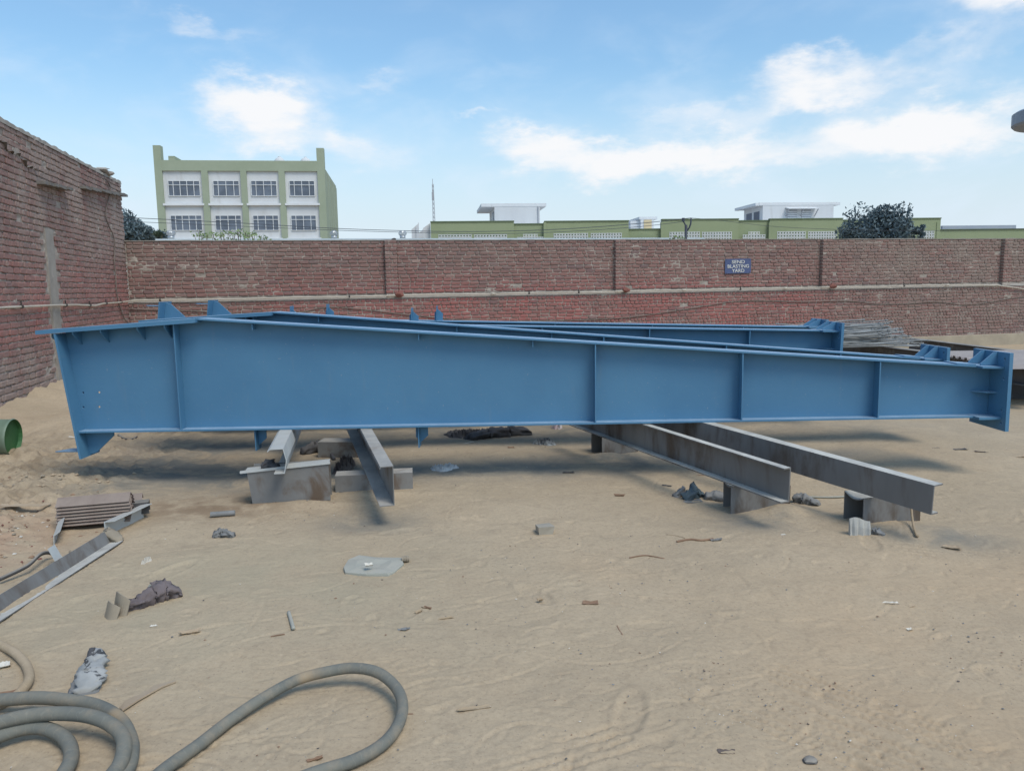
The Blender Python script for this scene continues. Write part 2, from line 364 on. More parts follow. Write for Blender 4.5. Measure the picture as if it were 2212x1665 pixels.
# shallow tyre tracks: start, end, width
tracks = [((.62, 3.15), (1.45, 2.3), .30), ((1.0, 3.2), (1.75, 2.4), .22), ((1.9, 3.6), (2.6, 2.6), .22), ((2.3, 4.6), (4.4, 4.0), .22), ((.5, 2.7), (-.2, 2.4), .2)]
foot = [(rng.uniform(-2.5, 5.0), 2.4 + 5.2 * rng.random() ** 1.2, rng.uniform(0, math.pi), rng.uniform(.7, 1.25)) for _ in range(26)]
def ground_h(x, y, fine=True):
    x = np.asarray(x, float); y = np.asarray(y, float)
    h = .035 * fbm(x * .35 + 3, y * .35, 3) + .018 * fbm(x * 1.4, y * 1.4 + 9, 3)
    for mx, my, sx, sy, a in mounds:
        h = h + a * np.exp(-((x - mx) / sx) ** 2 - ((y - my) / sy) ** 2) * (1 + .5 * fbm(x * 4, y * 4, 3))
    h = h + .13 * sstep(-2.9, -3.9, x) * sstep(4.0, 5.0, y) * sstep(10.0, 8.0, y) * np.abs(fbm(x * 5.5, y * 5.5 + 2, 4, .6))
    far = sstep(14.5, 19.5, y) * sstep(6, 10, x); h = h - .34 * far
    if fine:
        near = sstep(13, 6, y)
        h = h + near * (.010 * np.clip(fbm(x * 3.1 + 1.5, y * 4.2, 4, .55) - .05, -.15, 1) + .004 * np.clip(.2 + fbm(x * .9, y * .9 + 4, 2), 0, 1) * fbm(x * 19, y * 23, 3))
        for (ax, ay), (bx, by), wd in tracks:
            dx, dy = bx - ax, by - ay; L = math.hypot(dx, dy); dx /= L; dy /= L
            t = (x - ax) * dx + (y - ay) * dy; n = -(x - ax) * dy + (y - ay) * dx
            n = n + .03 * vnoise(t * 2.5, t * 0 + 3)
            m = sstep(0, .15, t) * sstep(L, L - .2, t) * sstep(wd * .55, wd * .42, np.abs(n))
            m = m * np.clip(.6 + 2.0 * fbm(x * 2.6 + 7, y * 2.6, 3), 0, 1)
            zig = np.abs(((t / .034) % 1) - .5) * 2
            rib = (np.abs((((n + .012 * zig) / .052) % 1) - .5) < .2)
            h = h - m * (.002 + .0075 * rib)
        for fx, fy, fa, fs in foot:
            k = (np.abs(x - fx) < .3) & (np.abs(y - fy) < .3)
            if not k.any(): continue
            cx = (x[k] - fx) * math.cos(fa) + (y[k] - fy) * math.sin(fa); cy = -(x[k] - fx) * math.sin(fa) + (y[k] - fy) * math.cos(fa)
            d = np.sqrt((cx / (.13 * fs)) ** 2 + (cy / (.048 * fs)) ** 2)
            h[k] += (-.007 * sstep(1.15, .75, d) + .003 * np.exp(-((d - 1.3) / .22) ** 2)) * fs * fs * .8
    return h
def gh(x, y): return float(ground_h(np.array([x]), np.array([y]), False)[0])
def onG(u, v):
    p = at(u, v, 0)
    for _ in range(3): p = at(u, v, gh(p.x, p.y))
    return p

def spaced(dense, lo, hi):
    out = [dense[0]]
    st = dense[1] - dense[0]
    while out[0] > lo: st *= 1.35; out.insert(0, max(lo, out[0] - st))
    out += list(dense[1:]); st = dense[-1] - dense[-2]
    while out[-1] < hi: st *= 1.35; out.append(min(hi, out[-1] + st))
    return np.array(out)
ys = [2.0]
while ys[-1] < 8: ys.append(ys[-1] * 1.0027)
while ys[-1] < 20: ys.append(ys[-1] * 1.012)
gx = spaced(np.concatenate([np.arange(-6.0, -3.2, .024), np.arange(-3.2, 3.6, .0095), np.arange(3.6, 7.5, .026)]), -4000, 4000)
gy_ = spaced(np.array(ys), -4000, 4000)
XX, YY = np.meshgrid(gx, gy_)
HH = ground_h(XX.ravel(), YY.ravel())
_r = np.random.default_rng(5)
H2 = HH.reshape(XX.shape)
for _ in range(2600):                                   # scuffs, drag marks and heel dents
    fy = 2.3 + 6.5 * _r.random() ** 1.35; fx = _r.uniform(-.72, .78) * (fy + .6)
    L_, W_ = (_r.uniform(.02, .11), _r.uniform(.006, .014)) if _r.random() < .9 else (_r.uniform(.2, .5), _r.uniform(.008, .016))
    if _r.random() < .22: L_, W_ = _r.uniform(.03, .07), _r.uniform(.02, .04)
    fa = _r.normal(.15, .5) if _r.random() < .7 else _r.uniform(0, math.pi); dep = _r.uniform(.0015, .005) * (W_ / .02) ** .5
    i0, i1 = np.searchsorted(gx, [fx - L_ * 1.6, fx + L_ * 1.6]); j0, j1 = np.searchsorted(gy_, [fy - L_ * 1.6, fy + L_ * 1.6])
    if i1 <= i0 or j1 <= j0: continue
    x_ = XX[j0:j1, i0:i1] - fx; y_ = YY[j0:j1, i0:i1] - fy; cx = x_ * math.cos(fa) + y_ * math.sin(fa); cy = -x_ * math.sin(fa) + y_ * math.cos(fa) + _r.normal(0, .6) * cx * cx / L_
    d = np.sqrt((cx / L_) ** 2 + (cy / W_) ** 2); H2[j0:j1, i0:i1] += -dep * sstep(1.2, .3, d) + dep * .55 * np.exp(-((d - 1.45) / .3) ** 2) * (cy > 0)
HH = H2.ravel()
inner = (np.abs(XX.ravel()) < 60) & (np.abs(YY.ravel()) < 60)
HH = np.where(inner, HH, -.05)
nx, ny = len(gx), len(gy_)
me = bpy.data.meshes.new('ground')
me.vertices.add(nx * ny); me.vertices.foreach_set('co', np.column_stack([XX.ravel(), YY.ravel(), HH]).ravel())
ii = (np.arange(ny - 1)[:, None] * nx + np.arange(nx - 1)[None]).ravel()
quads = np.column_stack([ii, ii + 1, ii + 1 + nx, ii + nx]).ravel()
me.loops.add(len(quads)); me.loops.foreach_set('vertex_index', quads)
me.polygons.add(len(ii)); me.polygons.foreach_set('loop_start', np.arange(0, len(quads), 4)); me.polygons.foreach_set('loop_total', np.full(len(ii), 4))
me.polygons.foreach_set('use_smooth', np.ones(len(ii), bool)); me.update(calc_edges=True)
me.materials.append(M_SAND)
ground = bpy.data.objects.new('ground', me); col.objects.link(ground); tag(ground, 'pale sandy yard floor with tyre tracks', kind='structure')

# ------------------------------------------------------------------ brick walls
def brick_verts(l, h, d, jit, r):
    """closed brick: front at y=0 (towards -y), x in +-l/2, z in +-h/2; 10-point rim"""
    c = .012
    a, b = l / 2, h / 2
    rim = [(-a + c * 1.4, b), (0, b), (a - c * 1.4, b), (a, b - c), (a, -b + c), (a - c * 1.4, -b), (0, -b), (-a + c * 1.4, -b), (-a, -b + c), (-a, b - c)]
    rim = [(x + r.uniform(-jit, jit), z + r.uniform(-jit, jit)) for x, z in rim]
    V = [(x * (1 - .014 / a), r.uniform(-.003, .003), z * (1 - .010 / b)) for x, z in rim] + [(x, .008, z) for x, z in rim] + [(x, d, z) for x, z in rim]
    return V
BF = [tuple(range(10))] + [(i, i + 10, (i + 1) % 10 + 10, (i + 1) % 10) for i in range(10)] + [(i + 10, i + 20, (i + 1) % 10 + 20, (i + 1) % 10 + 10) for i in range(10)]

def brick_wall(root, items, m_obj, m_join, key, rr):
    """items: (s, z, length, height, depth, out) in the wall's own frame; the 300 nearest become objects, the rest one mesh"""
    variants = {}
    def variant(l, d):
        k = (round(l, 2), round(d, 2))
        if k not in variants: variants[k] = []
        if len(variants[k]) < 14:
            V = brick_verts(1.0 * l, .078, d, .0045, rr)
            me = bpy.data.meshes.new('brick'); me.from_pydata(V, [], BF); me.update(); me.materials.append(m_obj); variants[k].append(me)
            return me
        return rr.choice(variants[k])
    items = sorted(items, key=key)
    for (s, z, l, h, d, out) in items[:300]:
        lq = round(l / .02) * .02
        o = bpy.data.objects.new('brick', variant(lq, d)); col.objects.link(o); o.parent = root
        o.location = (s, -out, z); o.scale = (l / lq, 1, h / .078)
        o.rotation_euler = (rr.uniform(-.03, .03), rr.uniform(-.014, .014), rr.uniform(-.02, .02))
    V, F, A = [], [], []
    for (s, z, l, h, d, out) in items[300:]:
        k = len(V); an = rr.uniform(-.014, .014); t = rr.uniform(-.02, .02); r = rr.random()
        for (x, y, zz) in brick_verts(l, h, d, .0045, rr): V.append((s + x - zz * an, y - out + x * t, z + zz + x * an))
        F += [tuple(i + k for i in f) for f in BF]; A += [r] * len(BF)
    me = bpy.data.meshes.new('brickwork'); me.from_pydata(V, [], F); me.update(); me.materials.append(m_join)
    at_ = me.attributes.new('rnd', 'FLOAT', 'FACE'); at_.data.foreach_set('value', A)
    o = bpy.data.objects.new('brickwork', me); col.objects.link(o); o.parent = root; tag(o, kind='stuff')

def mortar_sheet(root, s0, s1, z0, z1, y, name, mat, top=None, amp=.010, step=.024, thick=.1):
    """lumpy mortar surface facing -y with a flat back"""
    ns, nz = max(2, int((s1 - s0) / step)), max(2, int((z1 - z0) / step))
    S, Z = np.meshgrid(np.linspace(s0, s1, ns), np.linspace(z0, z1, nz))
    if top is not None: Z = z0 + (Z - z0) / (z1 - z0) * (top(S) - z0)
    o = rng.uniform(0, 90)
    Y = y - .05 * np.clip(fbm(S * 1.7 + o * 2, Z * 4.5, 4, .6) - .30, 0, .4) - amp * (1.0 * fbm(S * 9 + o, Z * 16, 3, .6) * 1.5 + .7 * fbm(S * 1.3 + o, Z * 1.3, 2))
    V = np.column_stack([S.ravel(), Y.ravel(), Z.ravel()])
    i0 = (np.arange(nz - 1)[:, None] * ns + np.arange(ns - 1)[None]).ravel()
    F = [tuple(q) for q in np.column_stack([i0, i0 + 1, i0 + 1 + ns, i0 + ns]).tolist()]
    V = V.tolist(); k = len(V)
    # back and rim
    rimi = list(range(ns)) + [r * ns + ns - 1 for r in range(1, nz)] + [(nz - 1) * ns + c for c in range(ns - 2, -1, -1)] + [r * ns for r in range(nz - 2, 0, -1)]
    for i in rimi: V.append([V[i][0], y + thick, V[i][2]])
    n = len(rimi)
    for i in range(n): F.append((rimi[i], k + i, k + (i + 1) % n, rimi[(i + 1) % n]))
    me = bpy.data.meshes.new(name); me.from_pydata(V, [], F); me.update(); me.materials.append(mat)
    ob = bpy.data.objects.new(name, me); col.objects.link(ob); ob.parent = root
    return ob

rb = random.Random(11)
# back wall: frame x along the wall, y away from the yard
CH = .0935; TOP = 2.845; LEDGE = 1.44
backw = empty('brick_wall', KOR, (0, 0, AZW))
tag(backw, 'long reddish brick boundary wall with pilasters behind the blue girders', 'wall')
SMAX = 29.0
PIL = [6.05, 12.1, 18.35, 24.6]; PW = .30
items = []
def course(s0, s1, z, header, out, depth=.05, h=.0765, skip=None, miss=0.004):
    s = s0 - rb.uniform(0, .2)
    while s < s1:
        l = (.112 if header else .232) * rb.uniform(.95, 1.04)
        if rb.random() < (.08 if not header else .10): l = .112 if not header else .232
        a, b = max(s, s0), min(s + l, s1)
        if b - a > .045 and rb.random() > miss and not (skip and skip(a, b, z)):
            items.append(((a + b) / 2, z + rb.uniform(-.004, .004), b - a - .011 - rb.uniform(0, .007), h + rb.uniform(-.005, .003), depth, out + rb.uniform(-.006, .007)))
        s += l
n_up = int((TOP - LEDGE - .06) / CH)
for k in range(n_up):
    z = TOP - .045 - k * CH
    edges = [0.02] + [q for pp in PIL for q in (pp - PW / 2, pp + PW / 2)] + [SMAX]
    for a, b in zip(edges[::2], edges[1::2]): course(a, b, z, False, 0)
    for pp in PIL:                                             # pilaster bricks stand proud, flush with the thicker lower wall
        a, b = pp - PW / 2, pp + PW / 2
        cut = a + (.185 if k % 2 else .115)
        for q0, q1 in ((a, cut), (cut, b)):
            items.append(((q0 + q1) / 2, z, q1 - q0 - .012, .074, .20, .115 + rb.uniform(-.004, .006)))
z = LEDGE - .075; k = 0
while z > -.05:
    hd = (k % 2 == 0) if k < 3 else rb.random() < .42
    course(0.0, SMAX, z, hd, .115)
    z -= CH * .985; k += 1
KW = backw.matrix_world
def key_back(i):
    s, z = i[0], i[1]
    q = KOR + BD * s
    vis = 0 if (z > 1.30 and .1 < s < 12) or (z > 1.12 and 6.2 < s < 12.5) else 50
    return vis + (q - Vector((0, 0, 0))).length + (3 if z < LEDGE else 0)
bpy.context.view_layer.update()
brick_wall(backw, items, M_BRICK_B, M_BRICKS_B, key_back, rb)
mortar_sheet(backw, 0, SMAX, LEDGE, TOP - .004, .019, 'mortar', M_MORTAR, step=.026, thick=.09)
mortar_sheet(backw, 0, SMAX, -.5, LEDGE, -.096, 'mortar', M_MORTAR, step=.03, thick=.2)
for pp in PIL: mortar_sheet(backw, pp - PW / 2 + .01, pp + PW / 2 - .01, LEDGE, TOP - .01, -.099, 'pilaster_core', M_MORTAR, step=.03, thick=.12)
mb = MB()                                                       # sloping cement fillet on the ledge
n = 160
for i in range(n + 1):
    s = SMAX * i / n; a = rb.uniform(-.012, .012)
    mb.v += [(s, -.118, LEDGE - .012 + a * .4), (s, -.005, LEDGE + .055 + a), (s, .02, LEDGE + .03)]
for i in range(n):
    q = i * 3; mb.f += [(q, q + 3, q + 4, q + 1), (q + 1, q + 4, q + 5, q + 2)]
mb.build('ledge_fillet', M_CEMENT, backw)
mb = MB()
for i in range(n + 1):
    s = SMAX * i / n; a = rb.uniform(-.008, .010)
    mb.v += [(s, -.012, TOP - .01), (s, -.014, TOP + .012 + a), (s, .11, TOP + .014 + a), (s, .11, TOP - .01)]
for i in range(n):
    q = i * 4; mb.f += [(q, q + 4, q + 5, q + 1), (q + 1, q + 5, q + 6, q + 2), (q + 2, q + 6, q + 7, q + 3)]
mb.build('coping', M_CEMENT, backw)
MB().box(17, SMAX, -.42, -.10, -.9, -.02).build('plinth', mottled('plinth_cement', (.40, .34, .25), (.33, .28, .21), 3, .95, 30, .4), backw)

# left wall: frame x runs towards the camera along the wall (from the corner), its face looks at the yard
leftw = empty('brick_wall', KOR, (0, 0, AZW + math.pi / 2))
tag(leftw, 'tall weathered brick side wall at the left with ragged top', 'wall')
# frame: local +x = LD (away from camera), local -y = +BD (yard side); s runs from -13 to 0
TOPL = 4.17; CL = .099
items = []; s_near, s_far = -13.0, 0.10
strip0, strip1, strip_top = -5.28, -4.86, 2.74
def top_l(s): return TOPL + .03 * np.sin(np.asarray(s) * 1.7) - .05 * sstep(-4.6, -5.6, np.asarray(s)) * 0
zc = .03; k = 0
def skip_l(a, b, z): return z < strip_top and b > strip0 and a < strip1
while zc < TOPL - .03:
    hd = rb.random() < .22
    course(s_near, s_far, zc, hd, 0, depth=.06, h=.082, skip=skip_l, miss=.006)
    zc += CL; k += 1
def key_left(i):
    q = KOR + LD * i[0]; ang = q.x / q.y
    return (0 if ang > -.675 else 100) + (Vector((q.x, q.y, i[1] - EYE))).length + (30 if i[1] < .1 else 0)
brick_wall(leftw, items, M_BRICK_L, M_BRICKS_L, key_left, rb)
mortar_sheet(leftw, s_near, s_far - .01, -.5, TOPL - .012, .020, 'mortar', M_MORTAR, amp=.011, step=.028, thick=.22)
mb = MB(); mb.box(strip0 + .02, strip1 - .02, -.004, .1, -.3, strip_top); st = mb.build('concrete_strip', M_CEMENT, leftw)
mb = MB(); n = 110                                              # ragged cement bedding along the top
for i in range(n + 1):
    s = s_near + (s_far - s_near) * i / n; a = rb.uniform(-.012, .02)
    mb.v += [(s, -.012 + rb.uniform(-.01, .01), TOPL - .05), (s, -.006, TOPL + .012 + a), (s, .22, TOPL + .01 + a), (s, .22, TOPL - .06)]
for i in range(n):
    q = i * 4; mb.f += [(q, q + 4, q + 5, q + 1), (q + 1, q + 5, q + 6, q + 2), (q + 2, q + 6, q + 7, q + 3)]
mb.build('ragged_coping', M_CEMENT, leftw)
M_SLAB = mottled('weathered_slab', (.20, .185, .165), (.145, .13, .115), 5, .95, 40, .4)
for (a, b, z0, z1, prot) in ((-5.45, -4.05, 3.44, 3.50, .16), (-3.1, .2, 3.66, 3.90, .13)):
    mb = MB(); n = 9
    for i in range(n):
        q0, q1 = a + (b - a) * i / n, a + (b - a) * (i + .94) / n; zz = z0 + (z1 - z0) * i / n
        mb.box(q0, q1, -prot * rb.uniform(.75, 1.0), .06, zz - .02 + rb.uniform(-.008, .008), zz + .03)
    mb.build('ledge_slab', M_SLAB, leftw)
mb = MB(); path = []                                            # corrugated sheet scrap stuck in the wall near the top
for i in range(22): path.append((-7.0 + i * .075, -.03 - .03 * math.sin(i * 1.9), 3.86 - .012 * i + .022 * math.sin(i * 1.9) + .03 * math.sin(i * .7)))
mb.v = [(x, y, z) for x, y, z in path] + [(x, y + .16, z + .03) for x, y, z in path]
mb.f = [(i, i + 1, i + 23, i + 22) for i in range(21)]; mb.build('sheet_scrap', M_SLAB, leftw)

def bw(s, out, z): return KOR + BD * s + Vector((BD.y, -BD.x, 0)) * out + Vector((0, 0, z))     # a point in front of the back wall
def lw(t, out, z): return KOR + LD * t + BD * out + Vector((0, 0, z))                           # a point in front of the left wall

# ------------------------------------------------------------------ pipe, cables, sign on the walls
M_PVC = mottled('cream_pvc', (.52, .46, .37), (.42, .37, .30), 2, .5, 30, .05, local=False)
M_BLACK = mottled('black_iron', (.03, .028, .027), (.06, .05, .045), 4, .7)
M_CABLE = mottled('dusty_cable', (.16, .13, .11), (.22, .18, .15), 4, .9)
pr = random.Random(3)
pp_ = [lw(-12.5, .05, 1.50), lw(-9.5, .06, 1.47), lw(-7.2, .05, 1.485), lw(-5.2, .05, 1.475), lw(-4.1, .05, 1.462), lw(-3.0, .06, 1.425), lw(-2.4, .05, 1.455), lw(-1.2, .06, 1.46), lw(-.45, .08, 1.475), lw(-.14, .14, 1.485)]
for i in range(1, 48):
    s = i * .5 + .15
    if s < 23.6: pp_.append(bw(s, .165, LEDGE + .045 + .006 * math.sin(s * 2.1) - .004 * math.sin(s * .7)))
pp_ += [bw(24.2, .17, LEDGE + .01), bw(25.0, .17, LEDGE - .09), bw(26.5, .17, LEDGE - .3), bw(28.5, .17, LEDGE - .55)]
pipe = empty('wall_pipe', pp_[0]); tag(pipe, 'long cream plastic pipe clamped along both brick walls', 'pipe')
MB().tube([p - pp_[0] for p in pp_], .018, 10).build('pipe_run', M_PVC, pipe, smooth=True)
for p, d in [(lw(-6.75, .055, 1.485), LD), (lw(-4.72, .05, 1.468), LD), (lw(-3.35, .06, 1.437), LD), (lw(-2.2, .06, 1.458), LD), (lw(-1.0, .06, 1.463), LD)] + [(bw(s, .165, LEDGE + .045), BD) for s in (.7, 5.0, 9.55, 10.9, 15.6, 20.9)]:
    o = MB().tube([p - d * .018, p + d * .018], .032, 10)
    o.bar(p + Vector((0, 0, .03)), p + Vector((0, 0, .085)), .02, .012, up=tuple(d))
    o.v = [tuple(Vector(q) - pp_[0]) for q in o.v]; o.build('clamp', M_BLACK, pipe)
for s in (8.6, 13.9, 17.0, 22.4):
    p = bw(s, .165, LEDGE + .045); o = MB().tube([p - BD * .06, p + BD * .06], .030, 10)
    o.v = [tuple(Vector(q) - pp_[0]) for q in o.v]; o.build('coupling', M_PVC, pipe, smooth=True)
M_REDBRICK = mottled('loose_red_brick', (.24, .095, .07), (.17, .07, .055), 9, .95, 50, .5)
def lump(name, size, mat, seed, sub=2, jag=.25, parent=None, flat=1.0):
    r = random.Random(seed); bm = bmesh.new(); bmesh.ops.create_icosphere(bm, subdivisions=sub, radius=1)
    off = [Vector((r.gauss(0, 1), r.gauss(0, 1), r.gauss(0, 1))).normalized() for _ in range(9)]
    cut = [r.uniform(.55, .9) for _ in off]
    for v in bm.verts:
        for q, c in zip(off, cut):
            d = v.co.dot(q)
            if d > c: v.co -= q * (d - c) * (1 - jag * .5)
        v.co *= 1 + r.uniform(-jag, jag) * .18
        v.co = Vector((v.co.x * size[0], v.co.y * size[1], v.co.z * size[2]))
    me = bpy.data.meshes.new(name); bm.to_mesh(me); bm.free(); me.materials.append(mat)
    o = bpy.data.objects.new(name, me); col.objects.link(o); o.parent = parent; return o
for s, nm, dx in ((6.05, 'first', .17), (12.1, 'second', .14), (18.35, 'third', .16)):
    o = lump('brick_piece', (.12, .06, .075), M_REDBRICK, int(s * 10)); o.location = bw(s + dx, .185, LEDGE + .07)
    tag(o, 'broken red brick wedged over the pipe below the %s pilaster from the corner' % nm, 'brick', 'bricks holding the pipe')

def cable(name, pts, r, mat, label, cat='cable', n=6, parent=None):
    P = [Vector(p) for p in pts]; Q = []
    for i in range(len(P) - 1):
        p0, p1, p2, p3 = P[max(i - 1, 0)], P[i], P[i + 1], P[min(i + 2, len(P) - 1)]
        for k in range(7):
            t = k / 7
            Q.append(.5 * ((2 * p1) + (p2 - p0) * t + (2 * p0 - 5 * p1 + 4 * p2 - p3) * t * t + (3 * p1 - p0 - 3 * p2 + p3) * t ** 3))
    Q.append(P[-1]); o = MB().tube([q - P[0] for q in Q], r, n).build(name, mat, parent, smooth=True); o.location = P[0]
    if label: tag(o, label, cat)
    return o
def onB(u, v, out=.13):
    d = CAM_R @ Vector(((u - 1106) / 1664, -(v - 832.5) / 1664, -1)); nrm = Vector((BD.y, -BD.x, 0)); p0 = bw(0, out, 0)
    t = nrm.dot(p0 - Vector((0, 0, EYE))) / nrm.dot(d); return Vector((0, 0, EYE)) + d * t
def onL(u, v, out=.02):
    d = CAM_R @ Vector(((u - 1106) / 1664, -(v - 832.5) / 1664, -1)); p0 = lw(0, out, 0)
    t = BD.dot(p0 - Vector((0, 0, EYE))) / BD.dot(d); return Vector((0, 0, EYE)) + d * t
cable('slack_cable', [onB(u, v) for u, v in [(280, 668), (420, 672), (560, 680), (640, 676), (705, 664), (780, 668), (900, 682), (1050, 694), (1200, 693), (1350, 686), (1480, 668), (1600, 650), (1720, 652), (1830, 650), (1890, 656), (1960, 656), (2020, 652), (2080, 658), (2130, 654), (2180, 645), (2212, 641), (2280, 636)]], .011, M_CABLE, 'thin slack cable drooping along the lower brick wall below the pipe')
cable('hanging_cable', [onL(u, v, .03) for u, v in [(228, 386), (238, 404), (236, 425), (230, 450), (229, 470), (236, 490), (245, 510), (248, 535), (247, 565), (250, 600), (252, 630), (258, 660), (270, 690), (283, 700)]], .012, M_CABLE, 'loose brown cable hanging down the left brick wall near the corner')
o = lump('mortar_lump', (.22, .12, .07), M_CEMENT, 5); o.location = lw(-.95, -.08, TOPL + .05)
tag(o, 'pale mortar lump on top of the left brick wall near its end', 'rubble')
mb = MB().box(-.17, .17, -.09, .09, -.015, .015); mb.bar((-.17, 0, .0), (.18, 0, .09), .18, .012)
o = mb.build('roof_tile_scrap', mottled('pale_scrap', (.5, .47, .43), (.42, .40, .37), 4, .9), None); o.location = lw(-1.25, -.02, TOPL + .07); o.rotation_euler = (0, .15, AZW + 1.6)
tag(o, 'small pale tilted board on top of the left wall above the slab', 'board')

# sign
M_NAVY = mottled('navy_sign_paint', (.062, .085, .175), (.078, .10, .2), 3, .55, 40, .05, c2=(.14, .13, .16), c2_thr=(.62, .74))
M_LET = mottled('worn_white_letters', (.72, .71, .66), (.55, .54, .50), 14, .7)
c0, c1 = onB(1565, 575, .0), onB(1621, 575, .0)
sw = (c1 - c0).length; sc = (onB(1593, 575, 0)); shh = (onB(1593, 559, 0) - onB(1593, 590.5, 0)).length
sign = empty('yard_sign', sc + Vector((BD.y, -BD.x, 0)) * .03, (0, R(-.6), AZW))
tag(sign, 'small dark blue sign reading SEND BLASTING YARD on the brick wall', 'sign')
mb = MB(); ch = .02; a, b = sw / 2, shh / 2
mb.plate([(-a, -b), (a - ch, -b), (a, -b + ch), (a, b - ch), (a - ch, b), (-a + .005, b)], 0, .012); mb.build('board', M_NAVY, sign)
for k, (txt, wd) in enumerate((('SEND', .50), ('BLASTING', .82), ('YARD', .48))):
    cu = bpy.data.curves.new('lettering', 'FONT'); cu.body = txt; cu.align_x = 'CENTER'; cu.align_y = 'CENTER'; cu.size = 1; cu.offset = .006; cu.extrude = .002; cu.resolution_u = 3
    to = bpy.data.objects.new('tmp', cu); col.objects.link(to); bpy.context.view_layer.update()
    dg = bpy.context.evaluated_depsgraph_get(); me = bpy.data.meshes.new_from_object(to.evaluated_get(dg)); bpy.data.objects.remove(to)
    xs = [v.co.x for v in me.vertices]; ysv = [v.co.y for v in me.vertices]
    fx = wd * sw / (max(xs) - min(xs)); fz = .23 * shh / (max(ysv) - min(ysv)); cy = (max(ysv) + min(ysv)) / 2
    for v in me.vertices: v.co = Vector((v.co.x * fx, -.004 - v.co.z * 2, (v.co.y - cy) * fz))
    me.name = 'lettering'; me.materials.clear(); me.materials.append(M_LET)
    o = bpy.data.objects.new('lettering', me); col.objects.link(o); o.parent = sign; o.location = (.005 * sw, -.002, shh * (.29 - .30 * k))
for sx_, sz_ in ((-1, 1), (1, 1), (-1, -1), (1, -1)):
    MB().tube([(sx_ * a * .9, -.006, sz_ * b * .86), (sx_ * a * .9, .03, sz_ * b * .86)], .008, 6).build('nail', M_BLACK, sign)

